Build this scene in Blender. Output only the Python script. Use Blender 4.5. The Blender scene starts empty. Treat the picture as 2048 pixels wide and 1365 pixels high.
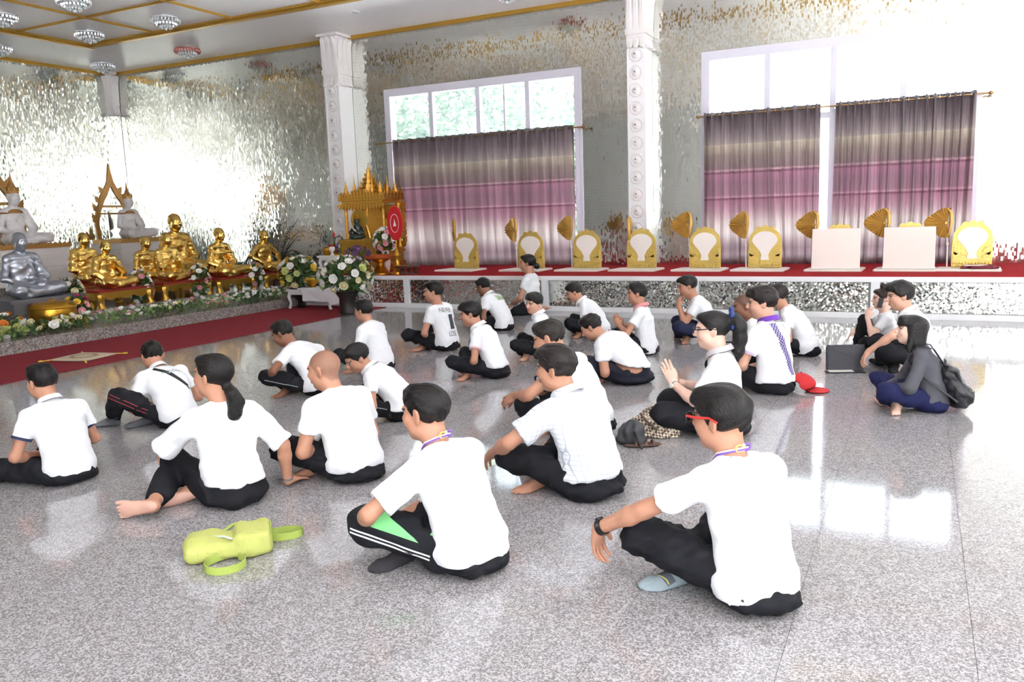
import bpy, bmesh, math, random
import numpy as np
from mathutils import Vector, Matrix
from mathutils.bvhtree import BVHTree

# ------------------------------------------------------------------ camera
SC = bpy.context.scene
COL = SC.collection
CAM_H = 1.55
F_PX, YAW, PITCH, ROLL = 1636.06, math.radians(-26.4725), math.radians(-8.82), math.radians(-1.979)
IMG_W, IMG_H = 2048.0, 1365.0
FWD = np.array([math.sin(YAW)*math.cos(PITCH), math.cos(YAW)*math.cos(PITCH), math.sin(PITCH)])
_r = np.array([math.cos(YAW), -math.sin(YAW), 0.0]); _u = np.cross(_r, FWD)
RGT = math.cos(ROLL)*_r + math.sin(ROLL)*_u
UPV = -math.sin(ROLL)*_r + math.cos(ROLL)*_u
cam_data = bpy.data.cameras.new('camera'); cam = bpy.data.objects.new('camera', cam_data); COL.objects.link(cam)
cam_data.sensor_width = 36.0; cam_data.sensor_fit = 'HORIZONTAL'; cam_data.lens = F_PX/IMG_W*36.0
cam_data.clip_start = 0.05; cam_data.clip_end = 300
cam.matrix_world = Matrix(((RGT[0], UPV[0], -FWD[0], 0), (RGT[1], UPV[1], -FWD[1], 0), (RGT[2], UPV[2], -FWD[2], CAM_H), (0, 0, 0, 1)))
SC.camera = cam

# ------------------------------------------------------------------ sky, exposure
world = bpy.data.worlds.new('world'); SC.world = world; world.use_nodes = True
_bg = world.node_tree.nodes['Background']
_bg.inputs['Color'].default_value = (0.93, 0.97, 1.0, 1); _bg.inputs['Strength'].default_value = 2.2
sun_data = bpy.data.lights.new('sun', 'SUN'); sun_data.energy = 40.0; sun_data.angle = math.radians(1.5); sun_data.color = (1.0, .98, .965)
sun = bpy.data.objects.new('sun', sun_data); COL.objects.link(sun); sun.rotation_euler = Vector((-.12, .30, -1.0)).to_track_quat('-Z', 'Y').to_euler()
SC.view_settings.view_transform = 'Standard'; SC.view_settings.look = 'None'
SC.view_settings.gamma = 1.0; SC.view_settings.use_curve_mapping = False
SC.view_settings.exposure = 1.62

# ------------------------------------------------------------------ placing helpers (points of the hall measured from the camera)
def ray(x, y): return FWD + (x-IMG_W/2)/F_PX*RGT - (y-IMG_H/2)/F_PX*UPV
def fl(x, y, z=0.0):
    d = ray(x, y); return np.array([0, 0, CAM_H]) + d*((z-CAM_H)/d[2])
def on_y(x, y, Y):
    d = ray(x, y); return np.array([0, 0, CAM_H]) + d*(Y/d[1])
def on_x(x, y, X):
    d = ray(x, y); return np.array([0, 0, CAM_H]) + d*(X/d[0])

# ------------------------------------------------------------------ object helpers
def tag(o, label=None, cat=None, group=None, kind=None):
    if label: o['label'] = label
    if cat: o['category'] = cat
    if group: o['group'] = group
    if kind: o['kind'] = kind
    return o
def thing(name, label, cat, loc=(0, 0, 0), rz=0.0, group=None, scale=1.0):
    o = bpy.data.objects.new(name, None); COL.objects.link(o)
    o.location = Vector([float(c) for c in loc]); o.rotation_euler = (0, 0, rz); o.scale = (scale,)*3
    o.empty_display_size = 0.1
    return tag(o, label, cat, group)
def link(name, me, mat=None, parent=None, smooth=False, loc=None, rot=None):
    o = bpy.data.objects.new(name, me); COL.objects.link(o)
    if mat is not None and not me.materials: me.materials.append(mat)
    if parent is not None: o.parent = parent
    if loc is not None: o.location = Vector([float(c) for c in loc])
    if rot is not None: o.rotation_euler = rot
    if smooth:
        me.polygons.foreach_set('use_smooth', np.ones(len(me.polygons), dtype=bool))
    return o
def np_mesh(name, V, Fq):
    V = np.ascontiguousarray(V, dtype=np.float32); Fq = np.ascontiguousarray(Fq, dtype=np.int32)
    me = bpy.data.meshes.new(name); n = Fq.shape[1]
    me.vertices.add(len(V)); me.vertices.foreach_set('co', V.ravel())
    me.loops.add(Fq.size); me.loops.foreach_set('vertex_index', Fq.ravel())
    me.polygons.add(len(Fq)); me.polygons.foreach_set('loop_start', np.arange(0, Fq.size, n, dtype=np.int32))
    me.update(calc_edges=True); return me
class MB:
    """collects simple solids into one mesh"""
    def __init__(s): s.v = []; s.f = []; s.m = []; s.mi = 0
    def add(s, vs, fs):
        b = len(s.v); s.v += [tuple(float(c) for c in v) for v in vs]; s.f += [tuple(b+i for i in f) for f in fs]; s.m += [s.mi]*len(fs); return s
    def box(s, x0, x1, y0, y1, z0, z1):
        return s.add([(x0, y0, z0), (x1, y0, z0), (x1, y1, z0), (x0, y1, z0), (x0, y0, z1), (x1, y0, z1), (x1, y1, z1), (x0, y1, z1)],
                     [(0, 3, 2, 1), (4, 5, 6, 7), (0, 1, 5, 4), (1, 2, 6, 5), (2, 3, 7, 6), (3, 0, 4, 7)])
    def lathe(s, prof, n=16, c=(0, 0, 0), axis='z', sx=1.0, sy=1.0, ph=0.0, flute=0.0, nf=0, ring=False):
        vs = []
        for r, z in prof:
            for k in range(n):
                a = 2*math.pi*k/n+ph; rr = r*(1+flute*math.cos(nf*a))
                p = (rr*math.cos(a)*sx, rr*math.sin(a)*sy, z)
                if axis == 'y': p = (p[0], -p[2], p[1])
                if axis == 'x': p = (p[2], p[0], p[1])
                vs.append((p[0]+c[0], p[1]+c[1], p[2]+c[2]))
        m = len(prof); fs = [(i*n+k, i*n+(k+1) % n, (i+1)*n+(k+1) % n, (i+1)*n+k) for i in range(m-1) for k in range(n)]
        if ring: fs += [((m-1)*n+k, (m-1)*n+(k+1) % n, (k+1) % n, k) for k in range(n)]
        else: fs += [tuple(range(n-1, -1, -1)), tuple((m-1)*n+k for k in range(n))]
        return s.add(vs, fs)
    def tube(s, pts, r, n=8, flat=None):
        pts = [Vector([float(c) for c in p]) for p in pts]; rs = r if hasattr(r, '__len__') else [r]*len(pts)
        vs = []; pu = None
        for i, p in enumerate(pts):
            t = (pts[min(i+1, len(pts)-1)]-pts[max(i-1, 0)]).normalized()
            if pu is None: pu = Vector((0, 0, 1)) if abs(t.z) < 0.9 else Vector((1, 0, 0))
            a = t.cross(pu).normalized(); b = a.cross(t).normalized(); pu = b
            for k in range(n):
                an = 2*math.pi*k/n; ca, sa = math.cos(an), math.sin(an)
                if flat: vs.append(p+a*(ca*rs[i])+b*(sa*rs[i]*flat))
                else: vs.append(p+a*(ca*rs[i])+b*(sa*rs[i]))
        m = len(pts); fs = [(i*n+k, i*n+(k+1) % n, (i+1)*n+(k+1) % n, (i+1)*n+k) for i in range(m-1) for k in range(n)]
        fs += [tuple(range(n-1, -1, -1)), tuple((m-1)*n+k for k in range(n))]
        return s.add(vs, fs)
    def prism(s, poly, y0, y1, plane='xz'):
        n = len(poly)
        q = (lambda a, b, t: (a, t, b)) if plane == 'xz' else ((lambda a, b, t: (a, b, t)) if plane == 'xy' else (lambda a, b, t: (t, a, b)))
        vs = [q(a, b, y0) for a, b in poly]+[q(a, b, y1) for a, b in poly]
        fs = [tuple(range(n)), tuple(range(2*n-1, n-1, -1))]+[(i, n+i, n+(i+1) % n, (i+1) % n) for i in range(n)]
        return s.add(vs, fs)
    def ball(s, c, r, n=10, m=6):
        rr = r if hasattr(r, '__len__') else (r, r, r)
        vs = [(c[0], c[1], c[2]-rr[2])]
        for i in range(1, m):
            a = -math.pi/2+math.pi*i/m
            for k in range(n):
                b = 2*math.pi*k/n; vs.append((c[0]+rr[0]*math.cos(a)*math.cos(b), c[1]+rr[1]*math.cos(a)*math.sin(b), c[2]+rr[2]*math.sin(a)))
        vs.append((c[0], c[1], c[2]+rr[2])); t = len(vs)-1
        fs = [(0, 1+(k+1) % n, 1+k) for k in range(n)]+[(t, t-n+k, t-n+(k+1) % n) for k in range(n)]
        fs += [(1+i*n+k, 1+i*n+(k+1) % n, 1+(i+1)*n+(k+1) % n, 1+(i+1)*n+k) for i in range(m-2) for k in range(n)]
        return s.add(vs, fs)
    def mesh(s, name):
        me = bpy.data.meshes.new(name); me.from_pydata(s.v, [], s.f)
        bm = bmesh.new(); bm.from_mesh(me); bmesh.ops.recalc_face_normals(bm, faces=bm.faces); bm.to_mesh(me); bm.free()
        if any(s.m): me.polygons.foreach_set('material_index', s.m)
        me.update(); return me
    def build(s, name, mat, parent=None, smooth=False, bevel=0.0, loc=None, rot=None):
        me = s.mesh(name)
        if bevel:
            bm = bmesh.new(); bm.from_mesh(me)
            es = [e for e in bm.edges if len(e.link_faces) == 2 and e.calc_face_angle(0) > 0.6]
            bmesh.ops.bevel(bm, geom=es, offset=bevel, segments=2, affect='EDGES', clamp_overlap=True); bm.to_mesh(me); bm.free(); me.update()
        mats = mat if isinstance(mat, (list, tuple)) else [mat]
        for m_ in mats: me.materials.append(m_)
        o = link(name, me, None, parent, False, loc, rot)
        if smooth:
            me.polygons.foreach_set('use_smooth', np.ones(len(me.polygons), dtype=bool))
            if hasattr(me, 'set_sharp_from_angle'): me.set_sharp_from_angle(angle=math.radians(42))
        return o

# ------------------------------------------------------------------ materials
def nt(name):
    m = bpy.data.materials.new(name); m.use_nodes = True
    return m, m.node_tree.nodes, m.node_tree.links, m.node_tree.nodes['Principled BSDF']
def srgb(r, g, b):
    f = lambda c: ((c/255+0.055)/1.055)**2.4 if c > 10 else c/255/12.92
    return (f(r), f(g), f(b), 1)
def mat(name, rgb, rough=0.5, metal=0.0, vary=0.0, vscale=8.0, bump=0.0, bscale=60.0, spec=0.5, trans=0.0, sheen=0.0, coat=0.0):
    m, N, L, p = nt(name); c = srgb(*rgb)
    p.inputs['Roughness'].default_value = rough; p.inputs['Metallic'].default_value = metal
    p.inputs['Specular IOR Level'].default_value = spec; p.inputs['Base Color'].default_value = c
    if sheen: p.inputs['Sheen Weight'].default_value = sheen
    if coat: p.inputs['Coat Weight'].default_value = coat
    tc = N.new('ShaderNodeTexCoord')
    if vary:
        n = N.new('ShaderNodeTexNoise'); n.inputs['Scale'].default_value = vscale; n.inputs['Detail'].default_value = 4
        L.new(tc.outputs['Object'], n.inputs['Vector'])
        mx = N.new('ShaderNodeMixRGB'); mx.blend_type = 'MULTIPLY'; mx.inputs[0].default_value = 1.0; mx.inputs[1].default_value = c
        mr = N.new('ShaderNodeMapRange'); mr.inputs[3].default_value = 1-vary; mr.inputs[4].default_value = 1+vary*0.6
        L.new(n.outputs['Fac'], mr.inputs[0]); L.new(mr.outputs[0], mx.inputs[2]); L.new(mx.outputs[0], p.inputs['Base Color'])
    if bump:
        n2 = N.new('ShaderNodeTexNoise'); n2.inputs['Scale'].default_value = bscale; n2.inputs['Detail'].default_value = 3
        L.new(tc.outputs['Object'], n2.inputs['Vector'])
        b = N.new('ShaderNodeBump'); b.inputs['Strength'].default_value = bump; b.inputs['Distance'].default_value = 0.02
        L.new(n2.outputs['Fac'], b.inputs['Height']); L.new(b.outputs[0], p.inputs['Normal'])
    if trans:
        tr = N.new('ShaderNodeBsdfTranslucent'); tr.inputs['Color'].default_value = c
        ms = N.new('ShaderNodeMixShader'); ms.inputs[0].default_value = trans
        L.new(p.outputs[0], ms.inputs[1]); L.new(tr.outputs[0], ms.inputs[2]); L.new(ms.outputs[0], N['Material Output'].inputs['Surface'])
    return m
_MC = {}
def M(name, *a, **k):
    if name not in _MC: _MC[name] = mat(name, *a, **k)
    return _MC[name]
RNG = random.Random(7)
# ------------------------------------------------------------------ the hall
YW, XW, CEIL, PLAT_Y, PLAT_Z = 14.40, -17.9, 5.28, 11.90, 0.56
XR, YB = 7.0, -3.6
rs = np.random.RandomState(3)
def granite(name, c1, c2, c3, scale=165., rough=.07):
    m, N, L, p = nt(name); g = N.new('ShaderNodeNewGeometry')
    n = N.new('ShaderNodeTexVoronoi'); n.inputs['Scale'].default_value = scale; n.inputs['Randomness'].default_value = 1
    nf = N.new('ShaderNodeTexNoise'); nf.inputs['Scale'].default_value = scale*1.1; nf.inputs['Detail'].default_value = 2; L.new(g.outputs['Position'], nf.inputs['Vector'])
    bw = N.new('ShaderNodeSeparateColor'); L.new(n.outputs['Color'], bw.inputs[0])
    av = N.new('ShaderNodeMath'); av.operation = 'MULTIPLY_ADD'; av.inputs[1].default_value = .42; L.new(bw.outputs[0], av.inputs[0])
    a2 = N.new('ShaderNodeMath'); a2.operation = 'MULTIPLY'; a2.inputs[1].default_value = .58; L.new(nf.outputs['Fac'], a2.inputs[0]); L.new(a2.outputs[0], av.inputs[2])
    n2 = N.new('ShaderNodeTexNoise'); n2.inputs['Scale'].default_value = scale*.12; n2.inputs['Detail'].default_value = 2
    L.new(g.outputs['Position'], n.inputs['Vector']); L.new(g.outputs['Position'], n2.inputs['Vector'])
    r = N.new('ShaderNodeValToRGB'); e = r.color_ramp.elements; e[0].position = .36; e[0].color = srgb(*c1); e[1].position = .64; e[1].color = srgb(*c3)
    k = r.color_ramp.elements.new(.5); k.color = srgb(*c2)
    ad = N.new('ShaderNodeMath'); ad.operation = 'MULTIPLY_ADD'; ad.inputs[1].default_value = .22; L.new(n2.outputs['Fac'], ad.inputs[0])
    sb = N.new('ShaderNodeMath'); sb.operation = 'SUBTRACT'; sb.inputs[1].default_value = .11; L.new(av.outputs[0], sb.inputs[0]); L.new(sb.outputs[0], ad.inputs[2])
    L.new(ad.outputs[0], r.inputs[0]); L.new(r.outputs[0], p.inputs['Base Color'])
    p.inputs['Roughness'].default_value = rough; p.inputs['Specular IOR Level'].default_value = .55
    return m
m_floor = granite('polished_granite', (120, 116, 116), (152, 149, 151), (184, 182, 185))
m_grout = mat('floor_joint', (150, 145, 140), .6)
m_step = granite('step_granite', (110, 104, 100), (150, 144, 140), (180, 175, 170), 70, .12)
m_ceil = mat('ceiling_paint', (246, 245, 247), .4, vary=.01, vscale=.6)
m_gold = mat('gold_leaf', (214, 160, 60), .28, 1.0, vary=.10, vscale=20, bump=.15, bscale=40)
m_goldtrim = mat('gold_paint', (190, 150, 62), .4, .55, vary=.12, vscale=12)
m_white = mat('white_gloss_paint', (238, 238, 240), .3, vary=.015, vscale=3)
m_stucco = mat('white_stucco', (232, 228, 228), .55, vary=.04, vscale=10, bump=.25, bscale=70)
m_red = mat('red_carpet', (168, 42, 48), .95, vary=.14, vscale=60, bump=.35, bscale=300, spec=.1)
m_red_dark = mat('red_carpet_floor', (146, 58, 64), .95, vary=.12, vscale=60, bump=.35, bscale=300, spec=.1)
def mirror_mat(name, rgb, rough):
    m, N, L, p = nt(name); p.inputs['Metallic'].default_value = 1; p.inputs['Roughness'].default_value = rough
    g = N.new('ShaderNodeNewGeometry'); n = N.new('ShaderNodeTexNoise'); n.inputs['Scale'].default_value = 9; n.inputs['Detail'].default_value = 4
    L.new(g.outputs['Position'], n.inputs['Vector']); c = srgb(*rgb)
    mx = N.new('ShaderNodeMixRGB'); mx.inputs[1].default_value = tuple(x*.9 for x in c[:3])+(1,); mx.inputs[2].default_value = c
    L.new(n.outputs['Fac'], mx.inputs[0]); L.new(mx.outputs[0], p.inputs['Base Color']); return m
m_mirror = mirror_mat('mirror_mosaic', (238, 241, 234), .07)
m_mirror_back = mat('mosaic_bed', (150, 152, 148), .5)
def glass_mat(name, tint=(.92, .97, .98), haze=0.0):
    m, N, L, p = nt(name); t = N.new('ShaderNodeBsdfTransparent'); t.inputs[0].default_value = tint+(1,)
    g = N.new('ShaderNodeBsdfGlossy'); g.inputs['Roughness'].default_value = .02
    f = N.new('ShaderNodeFresnel'); f.inputs[0].default_value = 1.45; mx = N.new('ShaderNodeMixShader')
    if haze:
        d = N.new('ShaderNodeBsdfTranslucent'); d.inputs[0].default_value = (.86, .93, 1, 1); dm = N.new('ShaderNodeMixShader'); dm.inputs[0].default_value = haze; L.new(t.outputs[0], dm.inputs[1]); L.new(d.outputs[0], dm.inputs[2]); t = dm
    L.new(f.outputs[0], mx.inputs[0]); L.new(t.outputs[0], mx.inputs[1]); L.new(g.outputs[0], mx.inputs[2]); L.new(mx.outputs[0], N['Material Output'].inputs['Surface']); return m
m_glass = glass_mat('window_glass', haze=.045)  # whitish haze mixed into the panes to imitate the washed-out view
def struct(o): o['kind'] = 'structure'; return o

# floor: granite slabs 0.6 m square over a bed; the 300 nearest in view are slabs of their own
TS = .6
floor = struct(MB().box(XW, XR, YB, YW, -.12, -.012).build('floor', m_grout))
cells = [(i, j) for i in range(int((XW-.23)/TS)-1, int((XR-.23)/TS)+1) for j in range(int((YB-.2)/TS)-1, int((YW-.2)/TS)+1)]
def in_view(i, j):
    p = np.array([.23+(i+.5)*TS, .22+(j+.5)*TS, 0])-np.array([0, 0, CAM_H]); z = p@FWD
    return z > .4 and abs((p@RGT)/z*F_PX) < 1120 and abs((p@UPV)/z*F_PX) < 780
near = sorted([c for c in cells if in_view(*c)], key=lambda c: (.23+(c[0]+.5)*TS)**2+(.22+(c[1]+.5)*TS)**2)[:300]; ns = set(near)
tile_me = MB().box(-TS/2+.0008, TS/2-.0008, -TS/2+.0008, TS/2-.0008, -.012, 0).mesh('floor_slab'); tile_me.materials.append(m_floor)
for i, j in near: link('floor_slab', tile_me, None, floor, loc=(.23+(i+.5)*TS, .22+(j+.5)*TS, 0))
rest = MB()
for i, j in cells:
    if (i, j) in ns: continue
    x, y = .23+(i+.5)*TS, .22+(j+.5)*TS; g = TS/2-.0008
    x0, x1, y0, y1 = max(x-g, XW), min(x+g, XR), max(y-g, YB), min(y+g, YW)
    if x1 > x0 and y1 > y0: rest.add([(x0, y0, 0), (x1, y0, 0), (x1, y1, 0), (x0, y1, 0), (x0, y0, -.012), (x1, y0, -.012), (x1, y1, -.012), (x0, y1, -.012)], [(0, 1, 2, 3), (0, 4, 5, 1), (1, 5, 6, 2), (2, 6, 7, 3), (3, 7, 4, 0)])
tag(rest.build('floor_slabs_beyond', m_floor, floor), kind='stuff')

# ceiling with gold mouldings
ceiling = struct(MB().box(XW-.3, XR+2.6, YB-1.6, YW+.3, CEIL, CEIL+.25).build('ceiling', m_ceil))  # overhang past the right and front walls added to cut bounce light
BX, BY = -15.45, 11.95
def moulding(name, x0, x1, y0, y1, h=.07): 
    along_x = (x1-x0) > (y1-y0); mb = MB()
    for e, hh in ((0, h*.55), (.25, h)):
        if along_x: w = y1-y0; mb.box(x0, x1, y0+e*w, y1-e*w, CEIL-hh, CEIL)
        else: w = x1-x0; mb.box(x0+e*w, x1-e*w, y0, y1, CEIL-hh, CEIL)
    return mb.build(name, m_goldtrim, ceiling)
moulding('moulding', BX-.11, BX+.11, YB, BY+.11); moulding('moulding', BX+.11, XR, BY-.11, BY+.11)
for k in range(8): moulding('moulding', BX+2.02*(k+1)-.03, BX+2.02*(k+1)+.03, YB, BY-.11, .035)
for k in range(8): moulding('moulding', BX+.11, XR, BY-1.55-1.75*k-.03, BY-1.55-1.75*k+.03, .035)
for nm, bx in (('trim_1', (XW, XR, YW-.07, YW, CEIL-.075, CEIL)), ('trim_2', (XW, XW+.07, YB, YW, CEIL-.075, CEIL))): struct(MB().box(*bx).build(nm, m_goldtrim))

# window wall and altar wall, faced with small mirror tiles
W1 = (on_y(772, 183, YW)[0], on_y(1157, 140, YW)[0]); W2 = (on_y(1409, 112, YW)[0], on_y(1963, 53, YW)[0]); WT = 4.08; WBOT = PLAT_Z+.02
wall_back = MB()
for x0, x1, z0, z1 in ((XW-.3, W1[0], 0, CEIL), (W1[1], W2[0], 0, CEIL), (W2[1], XR, 0, CEIL), (W1[0], W1[1], WT, CEIL), (W2[0], W2[1], WT, CEIL), (W1[0], W1[1], 0, WBOT), (W2[0], W2[1], 0, WBOT)):
    wall_back.box(x0, x1, YW, YW+.3, z0, z1)
wall_back = struct(wall_back.build('wall_back', m_mirror_back))
wall_left = struct(MB().box(XW-.3, XW, YB, YW, 0, CEIL).build('wall_left', m_mirror_back))
def mirror_tiles(name, O, U, V, Nn, nu, nv, tu, tv, keep, sig, par, wav=0.0, gap=.0012, diamond=False, off=.004):
    O, U, V, Nn = (np.array(q, float) for q in (O, U, V, Nn))
    I, J = np.meshgrid(np.arange(nu), np.arange(nv), indexing='ij'); I, J = I.ravel(), J.ravel()
    if diamond: cu = (I+.5*(J % 2))*tu; cv = J*tv*.5
    else: cu = (I+.5)*tu; cv = (J+.5)*tv+rs.uniform(0, 1, nu)[I]*tv*.5
    k = keep(cu, cv); cu, cv = cu[k], cv[k]; n = len(cu)
    tx = rs.normal(0, sig, n); ty = rs.normal(0, sig, n)
    if wav:
        tx += wav*(np.sin(cu*2.1+1.3*np.sin(cv*1.7))+.6*np.sin(cu*5.3+cv*2.))*.6; ty += wav*(np.sin(cv*3.1+1.1*np.sin(cu*1.3))+.6*np.sin(cv*6.7-cu*1.9))*.6
    cs = [(-.5, 0), (0, -.5), (.5, 0), (0, .5)] if diamond else [(-.5, -.5), (.5, -.5), (.5, .5), (-.5, .5)]
    vs = []
    for a, b in cs:
        du, dv = a*(tu-gap), b*(tv-gap)
        vs.append(O+np.outer(cu+du, U)+np.outer(cv+dv, V)+np.outer(off+du*tx+dv*ty, Nn))
    P = np.stack(vs, 1).reshape(-1, 3); F = np.arange(4*n).reshape(n, 4)
    nn = np.cross(U, V)@Nn
    if nn < 0: F = F[:, ::-1]
    o = link(name, np_mesh(name, P, F), m_mirror, par); return tag(o, kind='stuff')
def keep_back(u, v):
    x, z = XW+u, v; ok = (z < CEIL-.09) & (z > .3)
    for a, b in (W1, W2): ok &= ~((x > a-.015) & (x < b+.015) & (z < WT+.035))
    return ok
mirror_tiles('mirror_tiles', (XW, YW, 0), (1, 0, 0), (0, 0, 1), (0, -1, 0), int((3.6-XW)/.0235), int(CEIL/.06), .0235, .06, keep_back, .022, wall_back, .013)
mirror_tiles('mirror_tiles', (XW, 4.0, 0), (0, 1, 0), (0, 0, 1), (1, 0, 0), int((YW-4.0)/.0255), int(CEIL/.062), .0255, .062, lambda u, v: v < CEIL-.09, .036, wall_left, .016)

# the two sides that the photograph does not show: tall openings between piers under a deep lintel
m_pier = mat('pier_plaster', (240, 240, 240), .6, vary=.05, vscale=2)
wr = MB().box(XR, XR+.4, YB, YW+.3, 4.15, CEIL); wf = MB().box(XW-.3, XR+.4, YB-.4, YB, 4.15, CEIL)
for k in range(5): y = YB+k*5.35; wr.box(XR, XR+.4, y, min(y+1.9, YW+.3), 0, 4.15)
wf.box(XW-.3, -4.2, YB-.4, YB, 0, 4.15)
for x, w_ in ((-2.4, 1.3), (.9, 1.1)): wf.box(x, x+w_, YB-.4, YB, 0, 4.15)
wf.box(6.6, XR+.4, YB-.4, YB, 0, 4.15)
struct(wr.build('wall_right', m_pier)); struct(wf.build('wall_front', m_pier))

# pilasters with carved capitals and rosettes
def petal(w, h, t): return [(-w*.5, 0), (w*.5, 0), (w*.56, h*.55), (w*.3, h*.85), (0, h), (-w*.3, h*.85), (-w*.56, h*.55)]
def rosette_mesh():
    mb = MB(); prof = [(.118, 0), (.118, .012), (.105, .022), (.095, .012), (.072, .016), (.05, .034), (.02, .045)]
    mb.lathe(prof, 24, axis='y', flute=.05, nf=12); me = mb.mesh('rosette'); me.materials.append(m_stucco); me.polygons.foreach_set('use_smooth', [True]*len(me.polygons)); return me
ROS = rosette_mesh()
HOLE_DOT = MB().lathe([(.011, 0), (.011, .01), (.004, .014)], 8, axis='y').mesh('hole_dot'); HOLE_DOT.materials.append(mat('hole_dark', (58, 52, 52), .4))  # dark stud stands in for the shaded hole in each rosette
def pilaster(label, x0, x1, y0, y1, rosettes=True, shaft=m_white, zb=0.0):
    xm, ym, w, d = (x0+x1)/2, (y0+y1)/2, x1-x0, y1-y0
    T = thing('pilaster', label, 'column', (xm, ym, 0), 0, 'carved white pilasters along the mirror walls')
    mb = MB().box(-w/2, w/2, -d/2, d/2, zb, CEIL-1.0)
    for s in (-1, 1): mb.box(s*w/2-.02 if s > 0 else -w/2-.012, s*w/2+.012 if s > 0 else -w/2+.02, -d/2-.012, -d/2+.03, zb, CEIL-1.0)
    mb.build('shaft', shaft, T)
    cp = MB().box(-w/2-.04, w/2+.04, -d/2-.04, d/2, CEIL-.80, CEIL-.70).box(-w/2-.02, w/2+.02, -d/2-.02, d/2, CEIL-.86, CEIL-.80)
    cp.box(-w/2-.02, w/2+.02, -d/2-.02, d/2, CEIL-.70, CEIL); cp.box(-w/2-.09, w/2+.09, -d/2-.09, d/2, CEIL-.05, CEIL)
    cap = cp.build('capital', m_stucco, T, bevel=.008)
    def leafrow(n, width, origin, ux, out, z0, h, flip, cnt):
        for i in range(n):
            c = np.array(origin)+np.array(ux)*((i+.5)/n-.5)*width; lw = width/n*.98; vs = []; ux_, o_ = np.array(ux, float), np.array(out, float)
            prof = [(0, .012), (.35, .030), (.7, .040), (.92, .085), (1.0, .075)]
            for t, dep in prof:
                ww = lw*.5*(1.0 if t < .75 else (.72 if t < .95 else .2))
                for s, dd in ((-1, dep*.55), (-.45, dep), (0, dep*.8), (.45, dep), (1, dep*.55)):
                    z = z0+(h*t if not flip else -h*t); vs.append(c+ux_*ww*s+o_*dd+np.array([0, 0, z]))
            for t, dep in prof:
                for s in (-1, 1):
                    ww = lw*.5*(1.0 if t < .75 else (.72 if t < .95 else .2)); vs.append(c+ux_*ww*s+np.array([0, 0, z0+(h*t if not flip else -h*t)]))
            fs = [(a*5+b, a*5+b+1, a*5+b+6, a*5+b+5) for a in range(4) for b in range(4)]
            fs += [(a*5, a*5+5, 25+(a+1)*2, 25+a*2) for a in range(4)]+[(a*5+4, 25+a*2+1, 25+(a+1)*2+1, a*5+9) for a in range(4)]
            MB().add(vs, fs).build('leaf', m_stucco, cap, True)
    for (o, ux, out, wd, n) in (((0, -d/2-.02, 0), (1, 0, 0), (0, -1, 0), w+.04, 3), ((w/2+.02, 0, 0), (0, 1, 0), (1, 0, 0), d, 3)):
        leafrow(n, wd, o, ux, out, CEIL-.70, .62, False, n); leafrow(n, wd, np.array(o)-np.array(out)*.015, ux, out, CEIL-.86, .17, True, n)
    if rosettes:
        for k in range(12):
            z = CEIL-1.13-.292*k
            if z < PLAT_Z+.1: break
            r = link('rosette', ROS, None, T, loc=(0, -d/2, z)); link('hole_dot', HOLE_DOT, None, r, loc=(-.012, -.046, .012))
    return T
pilaster('white carved pilaster with rosettes between the two curtained windows', on_y(1257, 250, YW-.46)[0], on_y(1290, 250, YW-.46)[0], YW-.46, YW-.012, zb=PLAT_Z+.009)
pilaster('white carved pilaster rising behind the golden throne', on_y(655, 250, YW-.46)[0], on_y(682, 250, YW-.46)[0], YW-.46, YW-.012)
pilaster('mirror-faced pilaster with white capital in the far corner of the walls', XW+.012, XW+.20, YW-.20, YW-.012, False, m_mirror)

# windows
m_frame = mat('window_frame', (208, 206, 218), .4)
def window(name, W, bars, extra=()):
    x0, x1 = W; mb = MB(); f = .09
    mb.box(x0, x0+f, YW-.03, YW+.12, WBOT, WT).box(x1-f, x1, YW-.03, YW+.12, WBOT, WT).box(x0+f, x1-f, YW-.03, YW+.12, WT-f, WT).box(x0+f, x1-f, YW-.03, YW+.12, WBOT, WBOT+f).box(x0+f, x1-f, YW, YW+.1, 2.90, 3.0)
    o = struct(mb.build(name, m_frame))
    MB().box(x0-.05, x0-.0005, YW-.02, YW-.0005, WBOT, WT+.0005).box(x1+.0005, x1+.05, YW-.02, YW-.0005, WBOT, WT+.0005).box(x0-.05, x1+.05, YW-.02, YW-.0005, WT+.001, WT+.06).build('architrave', m_frame, o)
    for b in bars: MB().box(b-.045, b+.045, YW-.015, YW+.1, WBOT+f, 2.899).box(b-.045, b+.045, YW-.015, YW+.1, 3.001, WT-f).build('mullion', m_frame, o)
    for b in extra: MB().box(b-.015, b+.015, YW+.03, YW+.08, 3.0, WT-f).build('outside_pole', m_frame, o)  # thin bar stands in for a white pole outside the window
    xs = [x0+f]+sorted(bars)+[x1-f]
    for i in range(len(xs)-1):
        for z0, z1 in ((WBOT+f, 2.9), (3.0, WT-f)): MB().box(xs[i]+.045, xs[i+1]-.045, YW+.045, YW+.051, z0, z1).build('pane', m_glass, o)
    return o
window('window_1', W1, [on_y(x, 240, YW)[0] for x in (863, 957, 1056)], [on_y(1007, 220, YW)[0]])
window('window_2', W2, [on_y(x, 150, YW)[0] for x in (1535, 1667, 1808)])

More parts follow.
